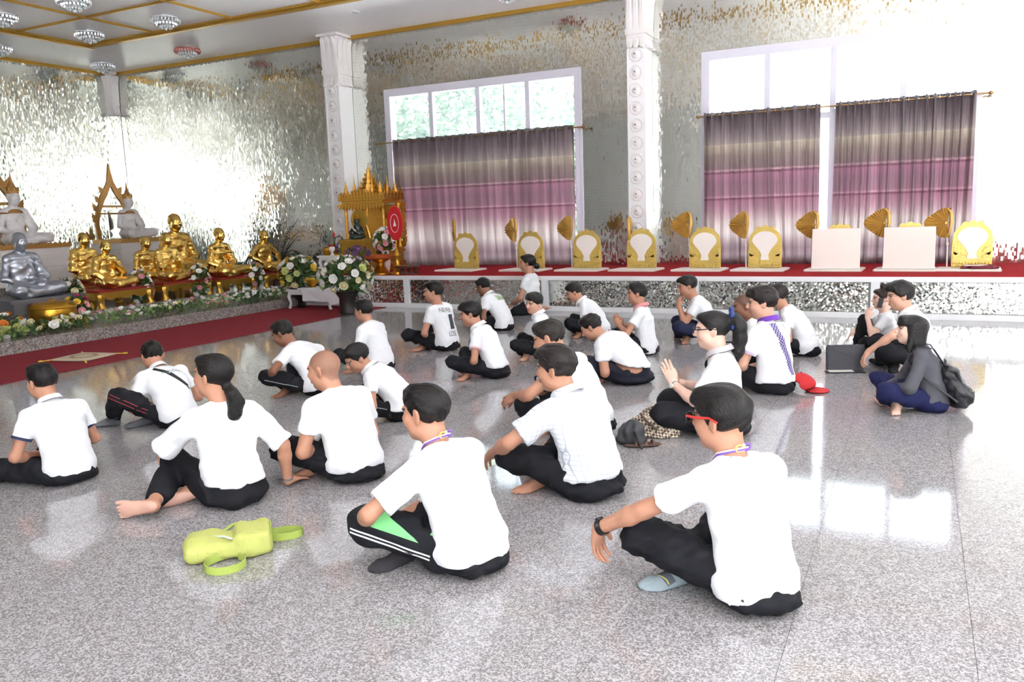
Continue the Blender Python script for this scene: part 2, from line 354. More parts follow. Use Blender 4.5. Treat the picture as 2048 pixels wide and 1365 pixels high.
# curtains
def curtain_mat():
    m, N, L, p = nt('striped_curtain'); tc = N.new('ShaderNodeTexCoord'); sx = N.new('ShaderNodeSeparateXYZ'); L.new(tc.outputs['Object'], sx.inputs[0])
    mr = N.new('ShaderNodeMapRange'); mr.inputs[1].default_value = .6; mr.inputs[2].default_value = 3.08; L.new(sx.outputs[2], mr.inputs[0])
    r = N.new('ShaderNodeValToRGB'); cr = r.color_ramp
    stops = [(0, (150, 130, 132)), (.06, (172, 152, 154)), (.10, (136, 112, 118)), (.20, (192, 178, 176)), (.28, (180, 162, 160)), (.36, (144, 108, 118)), (.425, (134, 88, 104)), (.43, (92, 52, 66)), (.438, (92, 52, 66)), (.445, (176, 128, 142)), (.46, (120, 84, 96)), (.54, (116, 82, 94)),
             (.60, (136, 88, 108)), (.605, (90, 54, 66)), (.615, (90, 54, 66)), (.622, (178, 136, 146)), (.635, (96, 76, 78)), (.72, (112, 94, 88)), (.78, (138, 124, 110)), (.795, (156, 144, 124)), (.80, (122, 108, 106)), (.90, (82, 68, 72)), (1, (62, 50, 54))]
    stops = [(t, tuple(min(255, int(255*(v/255)**.50)) for v in c)) for t, c in stops]
    for i, (t, c) in enumerate(stops):
        e = cr.elements[i] if i < 2 else cr.elements.new(t); e.position = t; e.color = srgb(*c)
    L.new(mr.outputs[0], r.inputs[0]); L.new(r.outputs[0], p.inputs['Base Color']); p.inputs['Roughness'].default_value = .5; p.inputs['Sheen Weight'].default_value = .25
    tr = N.new('ShaderNodeBsdfTranslucent'); L.new(r.outputs[0], tr.inputs[0]); ms = N.new('ShaderNodeMixShader'); ms.inputs[0].default_value = .5
    L.new(p.outputs[0], ms.inputs[1]); L.new(tr.outputs[0], ms.inputs[2]); L.new(ms.outputs[0], N['Material Output'].inputs['Surface']); return m
m_curt = curtain_mat(); m_chrome = mat('grommet_steel', (210, 210, 214), .2, 1.0); m_rod = mat('brass_rod', (160, 128, 84), .3, .9)
YC, ZR = YW-.22, 3.06
def curtain(label, x0, x1, folds, seed, lean=0.0):
    r = np.random.RandomState(seed); nx, nz = folds*16, 26; W = x1-x0
    T = thing('curtain', label, 'curtain', (x0, YC, 0), 0, 'plum striped curtains on the windows')
    ph = np.cumsum(r.uniform(.55, 1.45, folds+2)); V = np.zeros((nx+1, nz+1, 3)); kk = r.uniform(-1, 1, 4)
    for i in range(nx+1):
        s = i/nx; a = np.interp(s*folds, np.arange(folds+2), ph)*2*math.pi/1.0
        for j in range(nz+1):
            t = j/nz; z = ZR+.05-t*(ZR+.05-PLAT_Z-.025)
            amp = .105+.02*math.sin(s*9+kk[0]*5)+.018*t*math.sin(s*5+kk[1]*6)
            aa = a+t*1.1*math.sin(s*7+kk[2]*6)
            V[i, j] = (s*W+lean*t*t*math.sin(s*3.1)+.02*math.sin(aa*.5)*t, .05-1.5*amp*math.exp(-(math.sin(aa*.5)**2)/.16)+.014*math.sin(2.3*aa+1), z)
    P = V.reshape(-1, 3); F = np.array([(i*(nz+1)+j, i*(nz+1)+j+1, (i+1)*(nz+1)+j+1, (i+1)*(nz+1)+j) for i in range(nx) for j in range(nz)])
    o = link('cloth', np_mesh('cloth', P, F), m_curt, T, True); md = o.modifiers.new('thickness', 'SOLIDIFY'); md.thickness = .003
    for k in range(folds):
        MB().lathe([(.020, -.004), (.030, -.004), (.030, .004), (.020, .004)], 12, axis='x', ring=True).build('grommet', m_chrome, T, True, loc=((k+.5)/folds*W, 0, ZR))
    return T
c1m = on_y(947, 400, YC)[0]
curtain('plum striped curtain panel nearest the golden throne', on_y(795, 400, YC)[0], c1m-.01, 11, 1, .10)
curtain('plum striped curtain panel ending just left of the rosette pilaster', c1m+.01, on_y(1149, 400, YC)[0], 12, 2, .02)
curtain('plum striped curtain panel just right of the rosette pilaster', on_y(1411, 400, YC)[0], on_y(1636, 400, YC)[0], 12, 3, .05)
curtain('plum striped curtain panel on the far right window', on_y(1666, 400, YC)[0], on_y(1943, 400, YC)[0], 14, 4, -.03)
for lab, a, b in (('thin brass curtain rod across the tree-view window', W1[0]-.12, W1[1]+.12), ('thin brass curtain rod across the blown-out white window', W2[0]-.02, W2[1]+.12)):
    T = thing('curtain_rod', lab, 'curtain rod', ((a+b)/2, YC, ZR), 0, 'brass curtain rods'); l = (b-a)/2
    MB().tube([(-l, 0, 0), (l, 0, 0)], .012, 10).build('rod', m_rod, T, True)
    for s in (-1, 1):
        MB().lathe([(.012, 0), (.024, .012), (.03, .035), (.02, .06), (.004, .07)], 12, axis='x').build('finial', m_rod, T, True, loc=(s*l, 0, 0), rot=(0, 0, 0 if s > 0 else math.pi))
    for s in (-.97, 0, .97): MB().tube([(s*l, .19, -.02), (s*l, 0, -.02), (s*l, 0, .0)], .008, 6).build('bracket', m_rod, T)

# monks' platform along the window wall
PX0, PX1 = -10.15, 4.2
T = thing('platform', 'long low white-framed platform faced with mirror mosaic under red carpet', 'platform', (0, 0, 0))
MB().box(PX0, PX1, PLAT_Y+.02, YW-.005, 0, PLAT_Z-.012).build('core', m_mirror_back, T)
MB().box(PX0-.02, PX1, PLAT_Y-.035, PLAT_Y+.10, PLAT_Z-.07, PLAT_Z).build('top_rail', m_white, T, bevel=.006)
MB().box(PX0-.02, PX1, PLAT_Y-.02, PLAT_Y+.04, 0, .075).build('bottom_rail', m_white, T, bevel=.004)
posts = [PX0+.03, on_y(814, 590, PLAT_Y)[0], on_y(1090, 590, PLAT_Y)[0], on_y(1390, 590, PLAT_Y)[0], on_y(1750, 590, PLAT_Y)[0], 1.95]
for p_ in posts: MB().box(p_-.055, p_+.055, PLAT_Y-.02, PLAT_Y+.04, .075, PLAT_Z-.07).build('post', m_white, T, bevel=.003)
pm = T
for i in range(len(posts)):
    a = posts[i]+.055; b = (posts[i+1]-.055) if i+1 < len(posts) else PX1
    mirror_tiles('mosaic_panel', (a, PLAT_Y+.018, .08), (1, 0, 0), (0, 0, 1), (0, -1, 0), int((b-a)/.03), int((PLAT_Z-.155)/.0150), .03, .03, lambda u, v: (u > .015) & (v > .012), .065, T, .02, diamond=True)
tag(MB().box(PX0, PX1, PLAT_Y+.0, YW-.01, PLAT_Z-.0, PLAT_Z+.008).build('carpet', m_red), 'bright red carpet covering the top of the low platform', 'carpet')
# red floor carpet before the altar
AX = -10.25
tag(MB().prism([(-8.36, YB+2), (-8.36, 9.9), (-8.36, 11.86), (AX+.01, 11.86), (AX+.01, YB+2)], .002, .010, 'xy').build('carpet', m_red_dark), 'dark red carpet runner on the floor before the altar', 'carpet')

# ceiling lamps: tiered crystal
m_crystal = mat('crystal', (225, 230, 232), .08, .25, vary=.25, vscale=90); m_rosecr = mat('rose_crystal', (196, 120, 110), .12, .3, vary=.3, vscale=90)
def crystal_lamp(label, x, y, s=.42, rose=False):
    T = thing('ceiling_lamp', label, 'ceiling lamp', (x, y, CEIL), 0, 'crystal ceiling lamps')
    MB().lathe([(s*.9, 0), (s*.9, -.03), (s*.8, -.05)], 24).build('plate', m_chrome, T, True)
    for t, (r, z, n, h) in enumerate(((s, -.03, 26, .085), (s*.72, -.085, 20, .075), (s*.42, -.135, 14, .07))):
        mb = MB()
        for k in range(n):
            a = 2*math.pi*k/n; mb.lathe([(.002, 0), (.026, -.03), (.020, -h*.7), (.002, -h)], 5, (r*math.cos(a), r*math.sin(a), z))
        mb.lathe([(r*.96, z+.012), (r*1.02, z+.012), (r*1.02, z-.012), (r*.96, z-.012)], 24, ring=True).build('crystal_tier', m_rosecr if (rose and t == 0) else m_crystal, T)
    MB().ball((0, 0, -.20), .035).build('drop', m_crystal, T, True)
for lab, x, y, rose in (('rose crystal ceiling lamp near the window wall', -14.1, 13.3, True), ('clear crystal ceiling lamp above the corner capital', -16.9, 13.4, False), ('clear crystal lamp in the corner panel of the gold frame', -14.4, 11.2, False),
        ('clear crystal lamp in the second gold-framed panel from the corner', -12.35, 11.2, False), ('clear crystal lamp cut by the top edge of the picture', -12.5, 9.5, False), ('clear crystal lamp at the left edge above the gold moulding', -14.4, 9.5, False),
        ('clear crystal lamp at the left edge below the gold moulding', -16.9, 11.0, False), ('rose crystal ceiling lamp mirrored in the wall between the windows', -6.35, 13.0, True)):
    crystal_lamp(lab, x, y, .25, rose)
T = thing('downlight', 'small round recessed downlight in the white ceiling', 'downlight', (-9.35, 12.8, CEIL))
MB().lathe([(.10, 0), (.10, -.012), (.075, -.016), (.07, 0)], 20, ring=True).build('rim', m_white, T, True); MB().lathe([(.07, -.004), (.03, -.02), (.01, -.022)], 16).build('bulb', m_crystal, T, True)

# outside: paving, a leafy tree behind the left window
struct(MB().box(-70, 70, -70, 70, -.5, -.32).build('ground', mat('pale_paving', (204, 205, 207), .9, vary=.1, vscale=1.5)))
struct(MB().box(XW-.3, XR+.6, YB-.6, YW+.3, -.32, -.121).build('plinth', m_step))
m_leaf = mat('tree_leaf', (58, 84, 52), .6, vary=.6, vscale=1.6, trans=.25); m_bark = mat('bark', (110, 92, 76), .9, bump=.4, bscale=12)
def tree(label, x, y, h, R, n, seed):
    r = np.random.RandomState(seed); T = thing('tree', label, 'tree', (x, y, -.32), 0, 'leafy trees outside the left window'); mb = MB()
    mb.tube([(0, 0, 0), (.1, 0, h*.25), (0, .1, h*.5), (.1, 0, h*.7)], [.2, .16, .13, .07], 8)
    br = []
    for k in range(9):
        a = k*2.4; e = np.array([math.cos(a)*R*.7, math.sin(a)*R*.7, h*(.45+.06*k)]); s0 = np.array([0, 0, h*(.28+.04*k)]); mb.tube([s0, (s0+e)/2+np.array([0, 0, .2]), e], [.07, .05, .02], 6); br.append(e)
    mb.build('trunk', m_bark, T, True)
    cl = np.array([br[r.randint(len(br))]*r.uniform(.35, 1.1)+r.normal(0, R*.22, 3) for _ in range(n//40)])
    c = cl[r.randint(len(cl), size=n)]+r.normal(0, .22, (n, 3)); d = r.normal(size=(n, 3)); d /= np.linalg.norm(d, axis=1)[:, None]; d[:, 2] *= .6
    s = np.cross(d, r.normal(size=(n, 3))); s /= np.linalg.norm(s, axis=1)[:, None]; l = r.uniform(.10, .20, n)[:, None]
    P = np.stack([c-d*l, c+s*l*.42+d*l*.1, c+d*l, c-s*l*.42+d*l*.1], 1).reshape(-1, 3)
    tag(link('foliage', np_mesh('foliage', P, np.arange(4*n).reshape(n, 4)), m_leaf, T), kind='stuff')
tree('leafy green tree outside, seen in the left half of the left window', -14.5, 21.5, 6.5, 2.6, 9000, 1); tree('leafy green tree outside, seen in the right half of the left window', -10.2, 22.5, 6.6, 2.4, 8000, 2)

def hedgescreen(label, x0, x1, y0, y1, h, n, seed):  # unseen foliage block added to darken what the mirror walls reflect
    r = np.random.RandomState(seed); T = thing('hedgescreen', label, 'hedgescreen', ((x0+x1)/2, (y0+y1)/2, -.32), 0, 'unseen green hedges added to darken the mirror reflections'); w, d = (x1-x0)/2, (y1-y0)/2
    mb = MB()
    for k in range(7): a = -.9+.3*k; mb.tube([(a*w*(w > d), a*d*(d > w), 0), (a*w*(w > d), a*d*(d > w), h*.8)], .06, 6)
    mb.build('stems', m_bark, T)
    c = np.stack([r.uniform(-w, w, n), r.uniform(-d, d, n), h*r.uniform(.02, 1, n)+.35*np.sin(np.arange(n))*0], 1); c[:, 2] *= .8+.2*np.sin(c[:, 0]*.9+c[:, 1]*1.1); t = r.normal(size=(n, 3)); t /= np.linalg.norm(t, axis=1)[:, None]
    s_ = np.cross(t, r.normal(size=(n, 3))); s_ /= np.linalg.norm(s_, axis=1)[:, None]; l = r.uniform(.14, .30, n)[:, None]
    tag(link('foliage', np_mesh('foliage', np.stack([c-t*l, c+s_*l*.5, c+t*l, c-s_*l*.5], 1).reshape(-1, 3), np.arange(4*n).reshape(n, 4)), m_hedge, T), kind='stuff')
m_hedge = mat('hedge_leaf', (44, 56, 42), .7, vary=.4, vscale=1.2)
hedgescreen('tall green hedge added outside the right side to darken the altar wall mirrors', 15.0, 16.8, -8, 22, 6.4, 26000, 4)
hedgescreen('green hedge added outside behind the viewer to keep sky out of the mirrors', -17, -1.0, -10.0, -8.2, 6.8, 20000, 5)
# ------------------------------------------------------------------ smooth solids: distance fields turned into one surface
F4 = np.float32
def smin(a, b, k):
    k = F4(k); h = np.clip(F4(.5)+(b-a)*F4(.5/k), 0, 1); return b+(a-b)*h-k*h*(1-h)
def V3(*a): return np.array(a, dtype=float)
def unit(v): v = np.asarray(v, float); return v/(np.linalg.norm(v)+1e-12)
def rotm(ax, ang):
    ax = unit(ax); c, s = math.cos(ang), math.sin(ang); x, y, z = ax
    return np.array([[c+x*x*(1-c), x*y*(1-c)-z*s, x*z*(1-c)+y*s], [y*x*(1-c)+z*s, c+y*y*(1-c), y*z*(1-c)-x*s], [z*x*(1-c)-y*s, z*y*(1-c)+x*s, c+z*z*(1-c)]])
def nrm(v): return np.sqrt(np.einsum('...i,...i', v, v))
class Solid:
    def __init__(s): s.u = []; s.c = []; s.lo = V3(9, 9, 9); s.hi = -s.lo
    def _bb(s, pts, r):
        for p in pts: s.lo = np.minimum(s.lo, p-r); s.hi = np.maximum(s.hi, p+r)
    def cone(s, a, b, r1, r2, k=.02, sub=False, end=None, hollow=0.0):
        a, b = np.asarray(a, F4), np.asarray(b, F4); ab = b-a; L2 = F4(ab@ab+1e-12); n = ab/F4(math.sqrt(L2)); r1, r2 = F4(r1), F4(r2)
        def f(p):
            q = p-a; t = np.clip(q@ab/L2, 0, 1); d = nrm(q-t[..., None]*ab)
            o = d-(r1+(r2-r1)*t)
            if end is not None:
                ax = (p-b)@n
                o = np.maximum(o, ax-end)
                if hollow: o = np.maximum(o, -np.maximum(d-(r2-hollow), -(ax-end+.035)))
            return o
        s._add(f, k, sub); 
        if not sub: s._bb([a, b], max(r1, r2)+.03)
        return s
    def ell(s, c, r, R=None, k=.02, sub=False):
        c = np.asarray(c, F4); r = np.asarray(r if hasattr(r, '__len__') else (r, r, r), F4); R = None if R is None else np.asarray(R, F4)
        def f(p):
            q = p-c
            if R is not None: q = q@R
            q1 = q/r; k0 = nrm(q1); k1 = nrm(q1/r)
            return k0*(k0-1)/(k1+F4(1e-9))
        s._add(f, k, sub)
        if not sub: s._bb([c], r.max()+.03)
        return s
    def box(s, c, r, R=None, rnd=.01, k=.01, sub=False):
        c = np.asarray(c, F4); r = np.asarray(r, F4)-F4(rnd); R = None if R is None else np.asarray(R, F4)
        def f(p):
            q = p-c
            if R is not None: q = q@R
            q = np.abs(q)-r; return nrm(np.maximum(q, 0))+np.minimum(q.max(-1), 0)-F4(rnd)
        s._add(f, k, sub)
        if not sub: s._bb([c], np.linalg.norm(r)+.03)
        return s
    def loft(s, C, A, B, lat, k=.02):
        """chain of elliptic sections: centres C, half widths A along lat, half depths B"""
        C = np.asarray(C, F4); A = np.asarray(A, F4); B = np.asarray(B, F4); lat = np.asarray(lat, F4)
        if lat.ndim == 1: lat = np.repeat(lat[None], len(C), 0)
        def f(p):
            best = None
            for i in range(len(C)-1):
                a, ab = C[i], C[i+1]-C[i]; q = p-a; t = np.clip(q@ab/(ab@ab), 0, 1)
                l = unit(lat[i]+lat[i+1]); n = unit(ab); l = unit(l-(l@n)*n); fr = np.stack([l, np.cross(n, l), n], 1).astype(F4)
                o = q-t[..., None]*ab; aa = A[i]+(A[i+1]-A[i])*t; bb = B[i]+(B[i+1]-B[i])*t
                o = o@fr; mn = np.minimum(aa, bb); mz = mn*F4(.6); x, y, z = o[..., 0]/aa, o[..., 1]/bb, o[..., 2]/mz
                e = np.sqrt(x*x+y*y+z*z)
                x /= aa; y /= bb; z /= mz; g = np.sqrt(x*x+y*y+z*z)+F4(1e-6)
                d = e*(e-1)/g
                best = d if best is None else smin(best, d, .02)
            return best
        s._add(f, k, False); s._bb(C, max(A.max(), B.max())+.03); return s
    def cut(s, c, n, k=.004):
        c = np.asarray(c, F4); n = unit(n).astype(F4); s.c.append((lambda p: (p-c)@n, k, 'i')); return s
    def warp(s, f): s.c.append((f, 0, 'w')); return s
    def clip(s, f, k=.004): s.c.append((f, k, 'i')); return s
    def _add(s, f, k, sub):
        if sub: s.c.append((f, k, 's'))
        else: s.u.append((f, k))
    def post(s, p, d):
        for f, k, m in s.c:
            if m == 'i': d = -smin(-d, -f(p), k)
            elif m == 's': d = -smin(-d, f(p), k)
            else: d = d+f(p)
        return d
    def mesh(s, h, lo=None, hi=None):
        lo = s.lo if lo is None else np.maximum(lo, s.lo); hi = s.hi if hi is None else np.minimum(hi, s.hi)
        Bn = 6; nb = np.maximum(1, np.ceil((hi-lo)/(h*Bn)).astype(int)); S = nb*Bn+1
        g = [lo[i]+(np.arange(nb[i])+.5)*h*Bn for i in range(3)]
        cen = np.stack(np.meshgrid(*g, indexing='ij'), -1).reshape(-1, 3).astype(F4); Rb = h*Bn*.87
        D = np.stack([f(cen) for f, k in s.u]); kk = max(k for f, k in s.u)
        du = D[0].copy()
        for i in range(1, len(D)): du = smin(du, D[i], s.u[i][1])
        dc = s.post(cen, du.copy())
        keep = np.abs(du) < Rb*1.25+.4*kk
        if s.c: keep = (du < Rb*1.25+.4*kk) & (np.abs(dc) < Rb*1.4+.4*kk)
        ki = np.nonzero(keep)[0]
        o = np.arange(Bn+1)*h; off = np.stack(np.meshgrid(o, o, o, indexing='ij'), -1).reshape(-1, 3).astype(F4)
        P = (cen[ki]-F4(h*Bn/2))[:, None, :]+off[None]
        dm = D[:, ki].min(0); out = np.full(P.shape[:2], 9.0, F4)
        for i, (f, k) in enumerate(s.u):
            m = D[i, ki] < dm+2.0*Rb+k
            if m.any(): out[m] = smin(out[m], f(P[m]), k)
        if s.c: out = s.post(P, out)
        dense = np.where(dc < 0, F4(-9), F4(9)).reshape(nb)
        dense = np.repeat(np.repeat(np.repeat(dense, Bn, 0), Bn, 1), Bn, 2); dense = np.pad(dense, ((0, 1),)*3, mode='edge')
        bi = np.stack(np.unravel_index(ki, nb), -1)*Bn
        out = out.reshape(-1, Bn+1, Bn+1, Bn+1)
        ar = np.arange(Bn+1)
        ix = (bi[:, 0, None]+ar)[:, :, None, None]; iy = (bi[:, 1, None]+ar)[:, None, :, None]; iz = (bi[:, 2, None]+ar)[:, None, None, :]
        dense[ix, iy, iz] = out
        dense[0] = np.abs(dense[0]); dense[-1] = np.abs(dense[-1]); dense[:, 0] = np.abs(dense[:, 0]); dense[:, -1] = np.abs(dense[:, -1]); dense[:, :, 0] = np.abs(dense[:, :, 0]); dense[:, :, -1] = np.abs(dense[:, :, -1])
        return nets(dense, lo, h)
_CORN = [(i, j, k) for i in (0, 1) for j in (0, 1) for k in (0, 1)]
_EDG = [(a, b) for a in range(8) for b in range(a+1, 8) if sum(abs(_CORN[a][q]-_CORN[b][q]) for q in range(3)) == 1]
def nets(V, org, h):
    ins = V < 0; n = np.array(V.shape)-1
    c = np.zeros(n, np.int8)
    for i, j, k in _CORN: c += ins[i:n[0]+i, j:n[1]+j, k:n[2]+k]
    m = (c > 0) & (c < 8); idx = np.argwhere(m)
    if len(idx) == 0: return np.zeros((0, 3)), np.zeros((0, 4), int)
    vals = np.stack([V[idx[:, 0]+i, idx[:, 1]+j, idx[:, 2]+k] for i, j, k in _CORN], 1)
    acc = np.zeros((len(idx), 3)); cnt = np.zeros(len(idx))
    for a, b in _EDG:
        va, vb = vals[:, a], vals[:, b]; cr = (va < 0) != (vb < 0)
        t = np.where(cr, va/np.where(cr, va-vb, 1), 0)
        pa, pb = np.array(_CORN[a], float), np.array(_CORN[b], float)
        acc += np.where(cr[:, None], pa+t[:, None]*(pb-pa), 0); cnt += cr
    P = org+h*(idx+acc/cnt[:, None])
    vid = np.full(n, -1, np.int32); vid[m] = np.arange(len(idx))
    F = []
    for ax in range(3):
        sl0 = [slice(1, -1)]*3; sl1 = [slice(1, -1)]*3; sl0[ax] = slice(0, -1); sl1[ax] = slice(1, None)
        i0, i1 = ins[tuple(sl0)], ins[tuple(sl1)]
        e = np.argwhere(i0 != i1); u, w = (ax+1) % 3, (ax+2) % 3
        e2 = e.copy(); e2[:, u] += 1; e2[:, w] += 1
        def cell(du, dw):
            q = e2.copy(); q[:, u] -= du; q[:, w] -= dw; return vid[q[:, 0], q[:, 1], q[:, 2]]
        q = np.stack([cell(1, 1), cell(0, 1), cell(0, 0), cell(1, 0)], 1)
        fl_ = i0[e[:, 0], e[:, 1], e[:, 2]]; q[~fl_] = q[~fl_][:, ::-1]; F.append(q)
    F = np.concatenate(F); F = F[(F >= 0).all(1)]
    return P, F
def relax(P, F, it=1, w=.5):
    for _ in range(it):
        s = np.zeros_like(P); c = np.zeros(len(P))
        for a in range(4):
            i, j = F[:, a], F[:, (a+1) % 4]
            for q in range(3): s[:, q] += np.bincount(i, P[j, q], len(P))
            c += np.bincount(i, minlength=len(P))
        P = P+w*(s/np.maximum(c, 1)[:, None]-P)
    return P
def solid_obj(name, sol, h, material, parent, rel=1, loc=None, ret=False):
    P, F = sol.mesh(h); P = relax(P, F, rel)
    me = np_mesh(name, P, F); me.materials.append(material)
    o = link(name, me, None, parent, True, loc); return (o, P, F) if ret else o
# ------------------------------------------------------------------ seated people
def wob(seed, f=34., amp=.003, n=4, stretch=(1, 1, 1)):
    r = np.random.RandomState(seed); K = (r.normal(size=(n, 3))*f/1.7*np.array(stretch)).astype(F4); ph = r.uniform(0, 6.28, n).astype(F4); a = F4(amp/n*1.6)
    return lambda p: sum(a*np.sin(p@K[i]+ph[i]) for i in range(n))
def ik(a, b, l1, l2, pole):
    a, b = np.asarray(a, float), np.asarray(b, float); d = b-a; L = np.linalg.norm(d)
    if L > (l1+l2)*.995: b = a+d*((l1+l2)*.995/L); d = b-a; L = np.linalg.norm(d)
    n = d/L; x = (l1*l1-l2*l2+L*L)/(2*L); y = math.sqrt(max(l1*l1-x*x, 0)); pole = np.asarray(pole, float)
    return a+n*x+unit(pole-(pole@n)*n)*y, b
def eul(yaw, pitch, roll):
    y, p, r = map(math.radians, (yaw, pitch, roll))
    return rotm((0, 0, 1), y)@rotm((1, 0, 0), -p)@rotm((0, 1, 0), r)
CROSS = dict(R=dict(a=(-.13, .27, .055), pole=(1, .45, .12), foot=(-.9, -.05, -.1), sole=(0, .5, -.8)),
             L=dict(a=(.10, .36, .05), pole=(-1, .45, .12), foot=(.9, .1, -.1), sole=(0, .6, -.7)))
LAP = dict(R=dict(w=(.07, .27, .16), pole=(1, -.4, -.4), hd=(-.8, .5, -.2), pn=(0, -.2, -1), curl=35),
           L=dict(w=(-.07, .25, .17), pole=(-1, -.4, -.4), hd=(.8, .5, -.2), pn=(0, -.2, -1), curl=35))
KNEES = dict(R=dict(w=(.27, .27, .20), pole=(1, -.5, .0), hd=(.3, .9, -.35), pn=(-.1, -.3, -1), curl=30),
             L=dict(w=(-.27, .27, .20), pole=(-1, -.5, .0), hd=(-.3, .9, -.35), pn=(.1, -.3, -1), curl=30))
def mergearm(base, **kw):
    d = {k: dict(v) for k, v in base.items()}
    for k, v in kw.items(): d[k].update(v)
    return d
class Sk: pass
def skeleton(lean=(4, 10, 18), side=0, twist=0, neck=None, head=(0, 0, 0), legs=CROSS, arms=LAP, shw=.165, b=1.0, hs=1.08):
    S = Sk(); sd = math.radians(side)
    def dr(a): a = math.radians(a); return unit(V3(math.sin(sd), math.sin(a)*math.cos(sd), math.cos(a)*math.cos(sd)))
    S.P0 = V3(0, 0, .115); S.d0, S.d1, S.d2 = dr(lean[0]), dr(lean[1]), dr(lean[2])
    S.P1 = S.P0+.13*S.d0; S.P2 = S.P1+.17*S.d1; S.P3 = S.P2+.16*S.d2
    S.lat0 = unit(V3(1, 0, 0)-S.d0*S.d0[0]); S.latc = rotm(S.d2, math.radians(twist))@unit(V3(1, 0, 0)-S.d2*S.d2[0])
    S.latm = unit(S.lat0+S.latc)
    S.fw = np.cross(S.d2, S.latc); S.shc = S.P3-.05*S.d2
    S.nd = dr(lean[2]*.55+8 if neck is None else neck)
    S.Rh = eul(*head)@np.eye(3); S.Hc = S.P3+.075*S.nd-S.Rh@V3(0, -.02, -.07)*hs; S.hs = hs
    S.sh = {}; S.el = {}; S.wr = {}; S.arm = arms; S.leg = legs; S.hip = {}; S.kn = {}; S.an = {}
    for k, sg in (('R', 1), ('L', -1)):
        S.sh[k] = S.shc+sg*shw*b*S.latc-.030*S.d2
        S.el[k], S.wr[k] = ik(S.sh[k], arms[k]['w'], .275, .25, arms[k]['pole'])
        S.hip[k] = V3(sg*.085, .02, .105)
        S.kn[k], S.an[k] = ik(S.hip[k], legs[k]['a'], .41, .40, legs[k]['pole'])
        for q in (S.kn, S.an): q[k][2] = max(q[k][2], .052)
    S.b = b
    return S
def solve_size(pose, px, yaw, head_px, bend, z=0.0):
    """body size and seat that bring a sitter of the given bend under the place the head has in the hall"""
    a = math.radians(yaw)-math.pi/2; Rz = rotm((0, 0, 1), a); q = dict(pose); q['lean'] = tuple(bend*f for f in pose.get('lean', (.35, .8, 1.1))); S = skeleton(**q)
    def proj(sc, x):
        w = fl(x, px[1], z)+Rz@(S.Hc*sc)-np.array([0, 0, CAM_H]); d = w@FWD; return np.array([IMG_W/2+F_PX*(w@RGT)/d, IMG_H/2-F_PX*(w@UPV)/d])
    v = np.array([1., px[0]]); t = np.array(head_px)
    for _ in range(14):
        e = proj(*v)-t; J = np.stack([(proj(v[0]+.01, v[1])-e-t)/.01, (proj(v[0], v[1]+1)-e-t)], 1)
        v = v-np.linalg.solve(J, e)*.8
    return q, v
def hp(S, x, y, z): return S.Hc+S.Rh@(V3(x, y, z)*S.hs)
def head_solid(S, o, female=False, ears=True):
    h = S.hs; R = S.Rh; E = lambda c, r, k=.02, sub=False: o.ell(hp(S, *c), np.array(r)*h, R, k, sub)
    E((0, -.014, .030), (.076, .096, .083)); E((0, .022, -.030), (.061, .070, .086), .03)
    E((0, .054, -.090), (.030, .028, .022), .03)
    for sx in (1, -1):
        E((sx*.040, .052, -.022), (.026, .030, .026), .03); E((sx*.046, .012, -.062), (.020, .036, .026), .03)
        E((sx*.013, .099, -.029), (.009, .010, .008), .008)
    E((0, .078, .028), (.048, .016, .012), .02)
    o.cone(hp(S, 0, .090, .014), hp(S, 0, .110, -.022), .007*h, .012*h, .012)
    E((0, .092, -.053), (.023, .010, .006), .006); E((0, .091, -.064), (.021, .010, .007), .006)
    for sx in (1, -1):
        E((sx*.032, .100, .008), (.017, .014, .010), .012, True)
    if ears:
        for sx in (1, -1):
            Re = R@rotm((0, 0, 1), sx*.45)
            o.ell(hp(S, sx*.078, -.012, -.004), np.array((.009, .021, .034))*h, Re, .008)
            o.ell(hp(S, sx*.089, -.006, 0), np.array((.008, .011, .020))*h, Re, .006, True)
    o.cone(hp(S, 0, -.022, -.045), S.P3-.03*S.d2+.01*S.fw, .052*h, .058*h*min(S.b, 1.15), .03)
def face_cols(S, P, C, skin, hair, lod, brow=True):
    q = (P-S.Hc)@S.Rh/S.hs; x, y, z = np.abs(q[:, 0]), q[:, 1], q[:, 2]; fr = y > .055
    lip = fr & (((q[:, 0]/.025)**2+((z+.0585)/.0125)**2) < 1); C[lip] = np.array(skin)*np.array((.86, .60, .58))
    m = fr & (((q[:, 0]/.021)**2+((z+.0590)/.0022)**2) < 1); C[m] = np.array(skin)*.35
    if brow: C[fr & (x > .013) & (x < .052) & (np.abs(z-.026-.10*(x-.03)*(x < .03)) < .0045)] = np.array(hair)*.8+.02
    e = fr & (((x-.032)/.0165)**2+((z-.007)/.0065)**2 < 1); C[e] = (.55, .5, .47) if lod < 2 else (.12, .09, .08)
    i = fr & (((x-.032)/.0075)**2+((z-.007)/.0075)**2 < 1); C[i] = (.03, .02, .02)
    i = fr & (np.abs(x-.032) < .018) & (np.abs(z-.0135) < .0026); C[i] = (.05, .035, .03)
    return C
